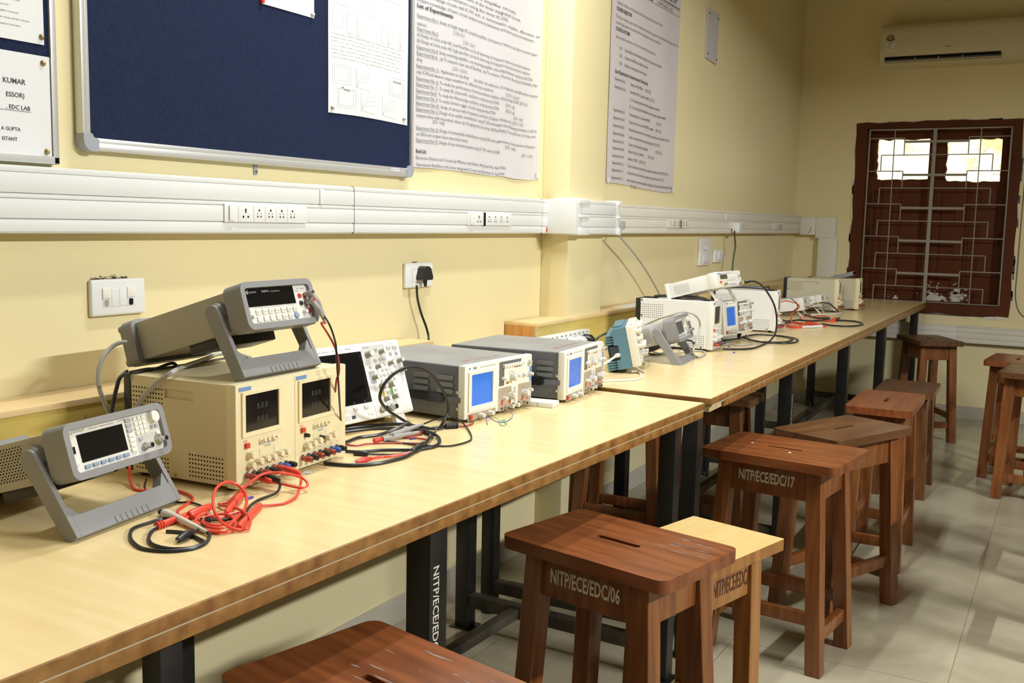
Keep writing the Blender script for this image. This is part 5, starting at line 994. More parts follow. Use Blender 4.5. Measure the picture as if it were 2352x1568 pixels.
# ---- blue-cased oscilloscope seen from the side
t = thing('digital_oscilloscope', 'teal blue oscilloscope with ivory front turned side-on at the start of the far table', 'oscilloscope', (-1.2363, 3.1426, TZ+0.004), R(110.5))
B = Matrix.Translation((0, 0, 0.027)) @ Matrix.Rotation(R(-12.5), 4, 'X'); W, H, D = 0.30, 0.134, 0.108
m = MB(B); m.box((-W/2, 0.0, 0), (W/2, 0.030, H), 'ivory', 0.005); m.build('front_bezel', t)
m = MB(B); m.slab([(0.030, 0.0), (0.075, 0.0), (0.075, 0.032), (0.062, 0.034), (0.062, 0.078), (0.075, 0.080), (0.075, H-0.014), (0.070, H-0.003), (0.030, H-0.002)][::-1], [], -W/2+0.002, W/2-0.002, 'teal', T=Matrix(((0, 0, 1, 0), (1, 0, 0, 0), (0, 1, 0, 0), (0, 0, 0, 1))))
m.box((-W/2+0.02, 0.060, 0.002), (W/2-0.02, 0.082, H-0.010), 'teal', 0.004); m.build('case', t, bevel=0.003)
m = MB(B); m.box((-W/2+0.012, 0.080, 0.034), (W/2-0.012, 0.098, 0.080), 'teal_dark', 0.003); m.box((-W/2+0.004, 0.056, 0.036), (W/2-0.01, 0.09, 0.076), 'teal_dark'); m.build('rear_recess', t)
for i in range(4): k = MB(B); k.box((-W/2+0.008, 0.074, 0.082+i*0.0085), (W/2-0.008, 0.104-i*0.002, 0.0885+i*0.0085), 'teal', 0.002); k.build('cooling_rib', t)
for i in range(4): k = MB(B); k.box((-W/2+0.006, 0.070, 0.001+i*0.008), (W/2-0.006, 0.108, 0.0070+i*0.008), 'teal', 0.002); k.build('cooling_rib', t)
k = MB(B); k.box((-W/2+0.05, 0.04, H-0.004), (W/2-0.05, 0.072, H+0.004), 'teal', 0.003); k.build('top_grip', t)
k = MB(B); k.text('TEK', (-W/2+0.03, 0.008, H+0.0004), X3, Y3, 0.012, 'red', w=0.03); k.build('red_marking', t)
F = B @ FRONT
k = MB(F); k.box((-W/2+0.012, 0.008, 0), (W/2-0.012, H-0.008, 0.004), 'ivory', 0.002); k.build('front_panel', t)
k = MB(F); k.box((-W/2+0.025, 0.035, 0.004), (-W/2+0.140, H-0.022, 0.005), 'screen_grey'); k.build('screen', t)
for u in (0.02, 0.055, 0.09, 0.125):
    for v in (0.115, 0.092, 0.069, 0.046): knob(t, F @ Matrix.Translation((0, 0, 0.004)), u, v, 0.0075, 0.014 if (v == 0.115 or v == 0.046) else 0.006, 'ivory')
for u in (-0.01, 0.04, 0.09): bnc(t, F @ Matrix.Translation((0, 0, 0.004)), u, 0.020, 0.0055, 0.018)
k = MB(F @ Matrix.Translation((-W/2, 0, 0))); 
for i, v in enumerate((0.112, 0.088, 0.064)): k.cyl((0.010, v, 0.0), (0.010, v, 0.020), 0.008, 'ivory', n=12)
k.build('edge_knobs', t)
for x in (-W*0.36, W*0.36): k = MB(); k.tube([tuple(B @ Vector((x, 0.028, 0.001))), (x, -0.006, 0.003), (x, -0.010, 0.0028), (x+0.03*(-1 if x > 0 else 1), -0.010, 0.0028)], 0.0026, 'white_wire', 8); k.build('front_stand', t)
for x in (-W*0.36, W*0.36): k = MB(); k.rings([(x, 0.09, 0), tuple(B @ Vector((x, 0.088, 0.002)))], [0.010, 0.010], 'teal_dark', 10); k.build('rear_foot', t)

# ---- small white counters / generators on flip-out stands
def flipbox(name, label, cat, loc, rz, pitch, W, H, D, z, group=None, bnc_u=0.93, legs=None):
    t = thing(name, label, cat, loc, rz, group)
    B = Matrix.Translation((0, 0, z)) @ Matrix.Rotation(R(-pitch), 4, 'X'); F = B @ FRONT @ Matrix.Translation((-W/2, 0, 0)); S = B @ Matrix.Translation((-W/2+0.003, 0, 0)) @ LEFTS
    m = MB(B); m.box((-W/2+0.003, 0.03, 0.003), (W/2-0.003, D-0.012, H-0.003), 'white_en', 0.002); m.build('case', t)
    m = MB(B); m.box((-W/2, 0, 0), (W/2, 0.034, H), 'white_front', 0.005); m.build('front_bezel', t)
    m = MB(B); m.box((-W/2, D-0.014, 0), (W/2, D, H), 'white_front', 0.004); m.build('rear_bezel', t)
    v = MB(S); vents(v, D*0.55, H*0.22, 10, 6, D*0.030, H*0.095, 0.0013); v.build('vent_holes', t)
    k = MB(F); k.slab(rrect(W*0.92, H*0.84, 0.004, 3, W/2, H/2), [], 0, 0.001, 'panel'); k.build('front_panel', t)
    k = MB(F); k.box((W*0.15, H*0.52, 0.001), (W*0.42, H*0.80, 0.002), 'screen_olive'); k.build('display', t)
    k = MB(F); k.box((W*0.07, H*0.84, 0.001), (W*0.21, H*0.90, 0.0014), 'lblue'); k.text('FUNCTION GENERATOR', (W*0.25, H*0.845, 0.0013), X3, Y3, H*0.05, 'ink2', w=W*0.35); k.box((W*0.40, H*0.13, 0.001), (W*0.75, H*0.16, 0.0013), 'lblue'); k.box((W*0.38, H*0.40, 0.001), (W*0.72, H*0.42, 0.0013), 'ink2'); k.build('printed_marks', t)
    key(t, F, W*0.13, H*0.34, W*0.06, H*0.10, 0.005, 'red', 'power_button')
    for i in range(5): key(t, F, W*(0.42+0.075*i), H*0.26, W*0.045, H*0.07, 0.004, 'button', 'range_button')
    for i in range(3): key(t, F, W*(0.52+0.085*i), H*0.66, W*0.05, H*0.07, 0.004, 'button', 'function_button')
    knob(t, F, W*0.26, H*0.20, H*0.10, 0.012, 'brass'); bnc(t, F, W*0.85, H*0.62, 0.0045, 0.014); bnc(t, F, W*bnc_u, H*0.22, 0.005, 0.016)
    for x, zl in (legs or ((-W*0.34, 0.0), (W*0.34, 0.0))):
        a = B @ Vector((x, 0.045, 0.001)); k = MB()
        for q in (-0.007, 0.007): k.beam((x+q, 0.012, zl+0.004), (a.x+q, a.y, a.z), 0.005, 0.008, 'pvc_old')
        k.box((x-0.010, 0.006, zl), (x+0.010, 0.019, zl+0.006), 'pvc_old', 0.001); k.beam((x, 0.025, zl+(a.z-zl)*0.45), (x, 0.028, zl+(a.z-zl)*0.55), 0.014, 0.008, 'pvc_old'); k.build('flip_stand', t)
    for x in (-W*0.38, W*0.38): k = MB(); p = B @ Vector((x, D-0.03, 0)); k.rings([(p.x, p.y, min(p.z-0.002, p.z)), tuple(p)], [0.006, 0.006], 'rubber', 8); k.build('rear_foot', t)
    return t, B
cnt, cntB = flipbox('frequency_counter', 'white counter with small olive display standing tilted on the white power supply', 'bench counter', (-1.160, 3.845, 0.956), R(85.5), 15.5, 0.258, 0.062, 0.215, 0.0520, legs=((-0.105, 0.0), (0.085, -0.012)))
flipbox('function_generator', 'small white function generator on flip-out legs, beside the red test leads, nearer of two', 'function generator', (-1.245, 5.545, TZ+0.004), R(93), 8.5, 0.205, 0.070, 0.28, 0.0400, 'white function generators')
flipbox('function_generator', 'small white function generator on flip-out legs, in front of the greyish cream supply', 'function generator', (-1.215, 5.825, TZ+0.004), R(93), 9.0, 0.172, 0.068, 0.28, 0.0430, 'white function generators')

# ---- small grey meter lying on the far cream supply, white adapter by the second scope
t = thing('handheld_meter', 'small silver box lying tilted on top of the far cream power supply', 'meter', (0, 0, 0))
m = MB(Matrix.Translation((-1.185, 6.235, 0.922)) @ Matrix.Rotation(R(90), 4, 'Z') @ Matrix.Rotation(R(-16), 4, 'X')); m.box((-0.045, -0.06, 0.030), (0.045, 0.07, 0.056), 'bumper', 0.004); m.build('body', t)
m = MB(Matrix.Translation((-1.185, 6.235, 0.922)) @ Matrix.Rotation(R(90), 4, 'Z') @ Matrix.Rotation(R(-16), 4, 'X')); m.box((-0.035, -0.062, 0.034), (0.035, -0.0595, 0.052), 'screen'); m.build('display', t)
t = thing('adapter_box', 'flat white plastic box on the near table between the two grey oscilloscopes', 'box', (-1.205, 2.345, TZ), R(8)); m = MB(); m.box((-0.10, -0.028, 0), (0.043, 0.026, 0.014), 'plate', 0.003); m.build('body', t); k = MB(); k.box((0.0, -0.0285, 0.004), (0.002, -0.0275, 0.010), 'ink2'); k.build('seam', t)
# ================================================================== CABLES AND LEADS
def cable(name, label, cat, pts, r, mt, n=8, group=None, extra=None, sub=6):
    if extra is None:
        m = MB(); m.tube(pts, r, mt, n, sub); return tag(m.build(name), label, cat, group)
    t = thing(name, label, cat, (0, 0, 0), 0, group); m = MB(); m.tube(pts, r, mt, n, sub); m.build('wire', t); extra(t); return t
def plugend(t, a, b, r, mt, name='plug', r2=None):
    k = MB(); a, b = Vector(a), Vector(b); k.rings([a, a+(b-a)*0.08, a+(b-a)*0.55, a+(b-a)*0.92, b], [r*0.75, r, r*0.96, r2 or r*0.85, (r2 or r)*0.6], mt, 12); return k.build(name, t)
def ribs(t, a, b, r, mt, n=4):
    k = MB(); a, b = Vector(a), Vector(b)
    for i in range(n): q = (i+0.5)/n; k.cyl(a+(b-a)*(q-0.25/n), a+(b-a)*(q+0.25/n), r, mt, n=12)
    return k.build('grip_rings', t)
def needle(t, a, b, r=0.0008, mt='steel'):
    k = MB(); k.rings([a, b], [r, r*0.3], mt, 6); return k.build('metal_tip', t)
# -- behind and over the cream supply
cable('power_cable', 'grey mains cable curving down behind the cream supply from the multimeter', 'cable', [(-1.5450, 1.3015, 0.9997), (-1.5520, 1.2905, 0.9994), (-1.5600, 1.2772, 0.9910), (-1.5600, 1.2582, 0.9734), (-1.5600, 1.2477, 0.9470), (-1.5600, 1.2488, 0.9192), (-1.5550, 1.2554, 0.8901), (-1.5500, 1.2649, 0.8588), (-1.5400, 1.2684, 0.8279)], 0.0042, 'grey_wire', 10)
cable('signal_cable', 'pale grey cable lying over the top of the cream supply and down its left side', 'cable', [(-1.4386, 1.5144, 0.9560), (-1.5089, 1.5442, 0.9560), (-1.5330, 1.5252, 0.9560), (-1.5102, 1.4751, 0.9560), (-1.4796, 1.4110, 0.9560), (-1.4525, 1.3558, 0.9570), (-1.3813, 1.2620, 0.9639), (-1.4078, 1.2560, 0.9473), (-1.4372, 1.2540, 0.9242), (-1.4626, 1.2540, 0.9001), (-1.4780, 1.2520, 0.8787), (-1.4870, 1.2500, 0.8498), (-1.4928, 1.2500, 0.8126)], 0.0042, 'grey_wire', 10)
cable('power_cable', 'black mains cable dropping behind the left rear of the cream supply', 'cable', [(-1.5350, 1.2916, 0.9472), (-1.5300, 1.2702, 0.9372), (-1.5250, 1.2588, 0.9213), (-1.5200, 1.2483, 0.9030), (-1.5150, 1.2385, 0.8767), (-1.5100, 1.2380, 0.8370)], 0.0038, 'black_wire')
cable('power_cable', 'black cable end trailing under the raised multimeter on the cream supply', 'cable', [(-1.4771, 1.2504, 0.9550), (-1.4901, 1.2963, 0.9540), (-1.4780, 1.3109, 0.9550), (-1.4947, 1.3468, 0.9560), (-1.4851, 1.3572, 0.9590), (-1.4650, 1.3492, 0.9550)], 0.0032, 'black_wire')
# -- multimeter leads
def dm(u, v, w): e = 0.011; return dmm_P @ Vector((u*(0.198-2*e), v*(0.087-2*e), w))
dmm_P = dmm.matrix_basis.copy() @ Matrix.Translation((0, 0, 0.0904)) @ Matrix.Rotation(R(-17.1), 4, 'X') @ FRONT @ Matrix.Translation((-0.099+0.011, 0.011, -0.007))
def lead(label, u, v, pts, wire, mark):
    def ex(t):
        a = dm(u, v, 0.002); b = dm(u, v, 0.016); c = dm(u+0.055, v-0.30, 0.020); c2 = dm(u+0.115, v-0.72, 0.018)
        plugend(t, a, dm(u, v, 0.020), 0.0052, 'probe', 'plug')
        k = MB(); k.rings([dm(u-0.01, v+0.06, 0.015), b, c, c2], [0.0042, 0.0062, 0.0052, 0.0022], 'probe', 10); k.build('elbow', t)
        k = MB(); k.rings([dm(u+0.004, v, 0.0205), dm(u+0.004, v, 0.0222)], [0.0042, 0.0038], mark, 10); k.build('colour_mark', t)
    c2 = dm(u+0.115, v-0.72, 0.018)
    cable('test_lead', label, 'test lead', [tuple(dm(u+0.10, v-0.62, 0.018)), tuple(c2)]+pts, 0.0020, wire, 8, 'multimeter leads', ex)
lead('black multimeter lead hanging in front of the white oscilloscope', 0.945, 0.70, [(-1.2150, 1.4903, 1.0385), (-1.2150, 1.5058, 1.0065), (-1.2150, 1.5097, 0.9812), (-1.2150, 1.5123, 0.9515), (-1.2200, 1.5226, 0.9160), (-1.2350, 1.5440, 0.8815), (-1.2600, 1.5794, 0.8383), (-1.2850, 1.6151, 0.7979), (-1.3184, 1.6527, 0.7630), (-1.3215, 1.6308, 0.7630)], 'black_wire', 'ink')
lead('dark red multimeter lead looping beside the black one', 0.935, 0.47, [(-1.2220, 1.4736, 1.0442), (-1.2220, 1.4913, 1.0239), (-1.2220, 1.5093, 1.0015), (-1.2220, 1.5210, 0.9794), (-1.2250, 1.5301, 0.9587), (-1.2300, 1.5350, 0.9407), (-1.2400, 1.5408, 0.9271), (-1.2550, 1.5554, 0.8995)], 'darkred_wire', 'red')
# -- the red and black lead tangle in front of the cream supply
T1 = 'test leads in front of the cream supply'
def r1(t):
    P = [(-1.2550, 1.3293, 0.7790), (-1.2369, 1.3265, 0.7790), (-1.2062, 1.3197, 0.7770)]; plugend(t, P[0], P[2], 0.0062, 'red_wire', 'banana_plug')
cable('test_lead', 'red lead plugged into the first red post, looping up over the table', 'test lead', [(-1.2095, 1.3211, 0.7770), (-1.1869, 1.3294, 0.7730), (-1.1549, 1.3360, 0.7700), (-1.1515, 1.3504, 0.7720), (-1.1658, 1.3602, 0.7780), (-1.1762, 1.3491, 0.7860), (-1.1871, 1.3320, 0.7920), (-1.2047, 1.3182, 0.7940), (-1.2136, 1.2995, 0.7920), (-1.2172, 1.2754, 0.7820), (-1.2194, 1.2535, 0.7720), (-1.2134, 1.2309, 0.7660), (-1.2066, 1.2109, 0.7650), (-1.2110, 1.1986, 0.7650), (-1.1957, 1.1921, 0.7660), (-1.1668, 1.1853, 0.7700), (-1.1282, 1.1698, 0.7720), (-1.0944, 1.1488, 0.7700), (-1.0768, 1.1245, 0.7660), (-1.0840, 1.1144, 0.7640), (-1.0972, 1.0988, 0.7740), (-1.1059, 1.0889, 0.7900), (-1.1278, 1.1037, 0.8020), (-1.1654, 1.1464, 0.8080), (-1.1859, 1.1878, 0.8080), (-1.1857, 1.2110, 0.8000), (-1.1699, 1.2135, 0.7900), (-1.1535, 1.2033, 0.7780), (-1.1332, 1.1711, 0.7680), (-1.1221, 1.1340, 0.7650), (-1.1312, 1.1090, 0.7650), (-1.1628, 1.1118, 0.7660), (-1.1913, 1.1229, 0.7670)], 0.0024, 'red_wire', 8, T1, r1)
def r2(t):
    P = [(-1.2460, 1.3830, 0.7860), (-1.2185, 1.3836, 0.7840), (-1.1939, 1.3788, 0.7820), (-1.1474, 1.2269, 0.7660), (-1.1174, 1.1711, 0.7670), (-1.0894, 1.1190, 0.7660), (-1.1423, 1.2205, 0.7720)]; plugend(t, P[0], P[2], 0.0062, 'red_wire', 'banana_plug'); plugend(t, P[3], P[5], 0.0062, 'red_wire', 'crocodile_sleeve', 0.007); needle(t, P[3], P[6])
cable('test_lead', 'red lead from the third red post ending in a crocodile clip', 'test lead', [(-1.1939, 1.3788, 0.7820), (-1.1820, 1.3698, 0.7760), (-1.1611, 1.3408, 0.7680), (-1.1370, 1.3029, 0.7640), (-1.1294, 1.2701, 0.7630), (-1.1385, 1.2484, 0.7630), (-1.1480, 1.2276, 0.7650)], 0.0024, 'red_wire', 8, T1, r2)
def r3(t):
    P = [(-1.2415, 1.1353, 0.7630), (-1.2030, 1.1221, 0.7660), (-1.2010, 1.0953, 0.7660), (-1.1996, 1.0715, 0.7660), (-1.1991, 1.0557, 0.7660), (-1.1916, 1.0291, 0.7620)]; k = MB(); k.rings([P[1], P[2], P[3], P[4]], [0.005, 0.006, 0.0052, 0.0035], 'red_wire', 12); k.build('probe_handle', t); ribs(t, P[3], P[4], 0.0064, 'red_wire', 3); needle(t, P[4], P[5], 0.0012, 'panelboard')
cable('test_probe', 'red test probe with a pale needle tip pointing at the black loops', 'test probe', [(-1.4347, 1.2079, 0.7950), (-1.4482, 1.2188, 0.7750), (-1.4388, 1.2124, 0.7650), (-1.4030, 1.1921, 0.7630), (-1.3809, 1.1965, 0.7630), (-1.3544, 1.2209, 0.7630), (-1.3291, 1.2239, 0.7630), (-1.2960, 1.2155, 0.7630), (-1.2714, 1.1990, 0.7630), (-1.2587, 1.1726, 0.7630), (-1.2430, 1.1403, 0.7630), (-1.2151, 1.1154, 0.7650)], 0.0024, 'red_wire', 8, T1, r3)
def r4(t):
    P = [(-1.1957, 1.1189, 0.7680), (-1.1938, 1.1409, 0.7700), (-1.2015, 1.1728, 0.7690), (-1.2078, 1.2466, 0.7700), (-1.1809, 1.2047, 0.7690), (-1.1556, 1.1594, 0.7680)]; plugend(t, P[0], P[2], 0.0075, 'red_wire', 'crocodile_sleeve', 0.006); plugend(t, P[3], P[5], 0.0068, 'red_wire', 'crocodile_sleeve', 0.006); k = MB(); k.rings([P[3], Vector(P[3])+Vector((-0.004, 0.006, 0.003))], [0.0078, 0.006], 'red_wire', 12); k.build('boot', t)
cable('test_lead', 'coiled red lead with two red clip sleeves in the middle of the tangle', 'test lead', [(-1.1965, 1.1178, 0.7660), (-1.1873, 1.1037, 0.7640), (-1.1552, 1.0867, 0.7640), (-1.1219, 1.0846, 0.7640), (-1.0970, 1.0930, 0.7640), (-1.0933, 1.1110, 0.7640), (-1.1152, 1.1373, 0.7660), (-1.1382, 1.1495, 0.7690), (-1.1557, 1.1455, 0.7700), (-1.1629, 1.1294, 0.7700), (-1.1585, 1.1122, 0.7680), (-1.1399, 1.0995, 0.7660), (-1.1155, 1.1007, 0.7650), (-1.1090, 1.1169, 0.7660), (-1.1232, 1.1464, 0.7680), (-1.1372, 1.1714, 0.7680), (-1.1464, 1.1597, 0.7680), (-1.1511, 1.1361, 0.7660), (-1.1756, 1.1325, 0.7700), (-1.1707, 1.1114, 0.7690), (-1.1554, 1.0948, 0.7660), (-1.1294, 1.0876, 0.7640), (-1.1039, 1.0937, 0.7640)], 0.0024, 'red_wire', 8, T1, r4)
def b1(t):
    P = [(-1.2345, 1.3307, 0.7840), (-1.2152, 1.3307, 0.7820), (-1.1939, 1.3250, 0.7800), (-1.1550, 1.1252, 0.7660), (-1.1648, 1.1129, 0.7640)]; plugend(t, P[0], P[2], 0.0060, 'black', 'banana_plug'); plugend(t, P[3], P[4], 0.006, 'black', 'crocodile_sleeve')
cable('test_lead', 'black lead from the black post of the cream supply down into the tangle', 'test lead', [(-1.1945, 1.3246, 0.7800), (-1.1851, 1.3174, 0.7720), (-1.1760, 1.2951, 0.7660), (-1.1790, 1.2599, 0.7630), (-1.1647, 1.2219, 0.7630), (-1.1435, 1.1876, 0.7630), (-1.1345, 1.1646, 0.7630), (-1.1424, 1.1413, 0.7640), (-1.1550, 1.1252, 0.7660)], 0.0024, 'black_wire', 8, T1, b1)
def b2(t):
    P = [(-1.2391, 1.1089, 0.7670), (-1.2264, 1.1045, 0.7680), (-1.1967, 1.0984, 0.7680), (-1.1507, 1.0860, 0.7670), (-1.1137, 1.0784, 0.7650), (-1.2530, 1.1126, 0.7660)]; k = MB(); k.rings(P[:5], [0.0072, 0.0074, 0.0052, 0.0045, 0.0026], 'pvc_old', 12); k.build('probe_handle', t); plugend(t, P[5], P[0], 0.005, 'black', 'probe_cap')
cable('test_probe', 'pale grey probe with a black cable coiled in front of the waveform generator', 'test probe', [(-1.1137, 1.0784, 0.7650), (-1.1006, 1.0691, 0.7630), (-1.0822, 1.0417, 0.7630), (-1.0818, 1.0137, 0.7630), (-1.1028, 0.9887, 0.7630), (-1.1396, 0.9789, 0.7630), (-1.1772, 0.9926, 0.7630), (-1.2079, 1.0148, 0.7630), (-1.2271, 1.0385, 0.7630), (-1.2296, 1.0691, 0.7630), (-1.2268, 1.0959, 0.7630), (-1.2048, 1.0900, 0.7660), (-1.1987, 1.0570, 0.7630), (-1.1860, 1.0341, 0.7630), (-1.1620, 1.0096, 0.7630), (-1.1364, 0.9974, 0.7630), (-1.1046, 0.9991, 0.7630), (-1.0832, 1.0175, 0.7630), (-1.0840, 1.0417, 0.7640), (-1.1083, 1.0541, 0.7630), (-1.1391, 1.0619, 0.7630), (-1.1591, 1.0592, 0.7630), (-1.1732, 1.0526, 0.7630)], 0.0028, 'black_wire', 8, T1, b2)
def b3(t):
    P = [(-1.1302, 1.0639, 0.7660), (-1.1219, 1.0416, 0.7680), (-1.1200, 1.0257, 0.7660), (-1.1231, 1.0202, 0.7630), (-1.1302, 1.0665, 0.7660)]; k = MB(); k.rings(P[:3], [0.005, 0.0075, 0.0045], 'black', 12); k.build('probe_handle', t); needle(t, P[2], P[3], 0.0014)
cable('test_probe', 'short black probe with a bare metal tip inside the black coil', 'test probe', [(-1.1302, 1.0639, 0.7660), (-1.1366, 1.0857, 0.7660), (-1.1521, 1.1078, 0.7660), (-1.1626, 1.1127, 0.7700)], 0.0022, 'black_wire', 8, T1, b3)
cable('thin_wire', 'thin black wire from under the generator handle into the red tangle', 'wire', [(-1.4202, 1.2311, 0.7700), (-1.3985, 1.2081, 0.7640), (-1.3630, 1.1846, 0.7630), (-1.3286, 1.1775, 0.7630), (-1.2792, 1.1747, 0.7630), (-1.2637, 1.1849, 0.7630), (-1.2297, 1.1792, 0.7630), (-1.1942, 1.1599, 0.7660)], 0.0018, 'black_wire', 6, T1)
# -- tangle in front of the white oscilloscope
T2 = 'cables in front of the white oscilloscope'
def k1(t):
    P = [(-1.1784, 1.7579, 0.7660), (-1.1696, 1.7237, 0.7660), (-1.1640, 1.6934, 0.7660)]; plugend(t, P[0], P[2], 0.0085, 'black', 'cable_joint', 0.007)
cable('probe_cable', 'thick black probe cable standing up in a big loop in front of the grey oscilloscope', 'cable', [(-1.1791, 1.7573, 0.7660), (-1.1993, 1.8108, 0.7700), (-1.2620, 1.9343, 0.7547), (-1.2620, 1.9635, 0.7745), (-1.2620, 1.9799, 0.7937), (-1.2620, 1.9755, 0.8182), (-1.2650, 1.9589, 0.8491), (-1.2700, 1.9236, 0.8848), (-1.2750, 1.8810, 0.9065), (-1.2850, 1.8440, 0.9118), (-1.2950, 1.8117, 0.9021), (-1.3050, 1.7900, 0.8825), (-1.3150, 1.7846, 0.8561), (-1.3200, 1.7964, 0.8363), (-1.3250, 1.8330, 0.8105), (-1.3300, 1.8877, 0.7832), (-1.3300, 1.9338, 0.7601), (-1.2397, 1.8610, 0.7700), (-1.2044, 1.8463, 0.7660), (-1.1730, 1.8088, 0.7640), (-1.1573, 1.7679, 0.7640), (-1.1625, 1.7392, 0.7640), (-1.1689, 1.7196, 0.7650)], 0.0036, 'black_wire', 10, T2, k1)
cable('probe_cable', 'black cable running from the joint back to the cream supply, upper one', 'cable', [(-1.1658, 1.7071, 0.7650), (-1.1929, 1.6987, 0.7640), (-1.2263, 1.6759, 0.7640), (-1.2535, 1.6380, 0.7640), (-1.2779, 1.6261, 0.7640), (-1.3040, 1.6276, 0.7640), (-1.3379, 1.6440, 0.7640)], 0.0034, 'black_wire', 8, T2)
cable('probe_cable', 'thick black cable curving under the cream supply, nearest the table front', 'cable', [(-1.1613, 1.6957, 0.7650), (-1.1532, 1.6501, 0.7640), (-1.1574, 1.6111, 0.7640), (-1.1671, 1.5738, 0.7640), (-1.1899, 1.5413, 0.7640), (-1.2199, 1.5253, 0.7640), (-1.2532, 1.5200, 0.7640)], 0.0038, 'black_wire', 8, T2)
def k2(t):
    P = [(-1.1940, 1.5941, 0.7660), (-1.1982, 1.5728, 0.7670), (-1.2048, 1.5564, 0.7650), (-1.2081, 1.5511, 0.7630)]; k = MB(); k.rings(P[:3], [0.0035, 0.0068, 0.004], 'red', 12); k.build('crocodile_sleeve', t); needle(t, P[2], P[3], 0.0018)
cable('test_lead', 'red clip lead branching from the black joint', 'test lead', [(-1.1603, 1.6911, 0.7660), (-1.1687, 1.6721, 0.7640), (-1.1794, 1.6415, 0.7640), (-1.1929, 1.6231, 0.7640), (-1.1940, 1.5941, 0.7660)], 0.0027, 'red_wire', 8, T2, k2)
cable('test_lead', 'black clip lead lying beside the red clip lead', 'test lead', [(-1.1665, 1.6970, 0.7650), (-1.1835, 1.6625, 0.7630), (-1.2127, 1.6426, 0.7630), (-1.2329, 1.6284, 0.7640), (-1.2520, 1.6144, 0.7660)], 0.0020, 'black_wire', 8, T2, lambda t: plugend(t, *[(-1.2281, 1.6264, 0.7650), (-1.2568, 1.6163, 0.7650)], 0.006, 'black', 'crocodile_sleeve'))
def k3(t):
    P = [(-1.2843, 1.7206, 0.7680), (-1.2767, 1.7414, 0.7690), (-1.2651, 1.7928, 0.7690), (-1.2557, 1.8500, 0.7680)]; k = MB(); k.rings([P[1], P[2], P[3]], [0.0062, 0.0052, 0.0036], 'probe', 12); k.build('probe_handle', t); plugend(t, P[0], P[1], 0.0058, 'red', 'probe_cap')
cable('test_probe', 'grey probe with a red collar, lower of the crossed pair', 'test probe', [(-1.2557, 1.8500, 0.7680), (-1.2616, 1.8690, 0.7660), (-1.2526, 1.8524, 0.7640), (-1.2628, 1.8229, 0.7630), (-1.2668, 1.8035, 0.7630), (-1.2365, 1.8135, 0.7630), (-1.2070, 1.8122, 0.7630), (-1.1946, 1.7837, 0.7630), (-1.2269, 1.7615, 0.7630), (-1.2667, 1.7341, 0.7630), (-1.2897, 1.7079, 0.7630), (-1.3006, 1.6800, 0.7630), (-1.3250, 1.6786, 0.7630), (-1.3523, 1.6908, 0.7630)], 0.0020, 'darkred_wire', 8, T2, k3)
def k4(t):
    P = [(-1.2724, 1.7704, 0.7740), (-1.2716, 1.8269, 0.7760), (-1.2813, 1.9033, 0.7740)]; k = MB(); k.rings(P, [0.0058, 0.0055, 0.0034], 'probe', 12); k.build('probe_handle', t); k = MB(); k.rings([P[0], Vector(P[0])+Vector((0.004, -0.006, -0.001))], [0.0056, 0.0045], 'steel', 10); k.build('probe_collar', t)
cable('test_probe', 'upper of two crossed grey probes, its thin black lead ringing out over the table', 'test probe', [(-1.2813, 1.9033, 0.7740), (-1.2827, 1.9653, 0.7760), (-1.2754, 2.0090, 0.7740), (-1.2448, 2.0091, 0.7680), (-1.1894, 1.9544, 0.7630), (-1.1395, 1.8860, 0.7630), (-1.1257, 1.8469, 0.7630), (-1.1315, 1.7960, 0.7630), (-1.1567, 1.7737, 0.7630), (-1.1972, 1.7561, 0.7630), (-1.2338, 1.7567, 0.7630), (-1.2810, 1.7505, 0.7630)], 0.0020, 'black_wire', 8, T2, k4)
def k5(t):
    P = [(-1.2473, 1.9446, 0.7670), (-1.2278, 1.9704, 0.7670), (-1.2220, 1.9803, 0.7650)]; plugend(t, P[0], P[1], 0.0075, 'black', 'strain_boot', 0.006); ribs(t, P[0], P[1], 0.0082, 'black', 5)
cable('probe_cable', 'black cable with a ribbed boot lying under the front of the white oscilloscope', 'cable', [(-1.4304, 1.7806, 0.7660), (-1.4093, 1.8250, 0.7660), (-1.3848, 1.8665, 0.7660), (-1.3357, 1.9012, 0.7680), (-1.2790, 1.8983, 0.7680), (-1.2517, 1.9111, 0.7660), (-1.2482, 1.9498, 0.7660)], 0.0040, 'black_wire', 8, T2, k5)
cable('probe_cable', 'black cable rising from the tangle to the foot of the white oscilloscope', 'cable', [(-1.3320, 1.6683, 0.7640), (-1.3369, 1.7012, 0.7640), (-1.3421, 1.7458, 0.7640), (-1.3253, 1.7850, 0.7640), (-1.3185, 1.8179, 0.7660), (-1.3097, 1.8472, 0.7720), (-1.3050, 1.8747, 0.7780)], 0.0036, 'black_wire', 8, T2)
cable('probe_cable', 'second black cable behind the ribbed one, against the scope feet', 'cable', [(-1.4125, 1.7584, 0.7640), (-1.3893, 1.8151, 0.7640), (-1.3577, 1.8549, 0.7640), (-1.3114, 1.8753, 0.7640), (-1.2787, 1.8803, 0.7640), (-1.2374, 1.8629, 0.7640)], 0.0036, 'black_wire', 8, T2)
cable('jumper_wire', 'dark red wire peeping out under the nearest grey oscilloscope', 'wire', [(-1.2428, 1.9715, 0.7630), (-1.2218, 1.9800, 0.7630), (-1.2176, 2.0141, 0.7630), (-1.2351, 2.0530, 0.7630)], 0.0018, 'darkred_wire', 6)
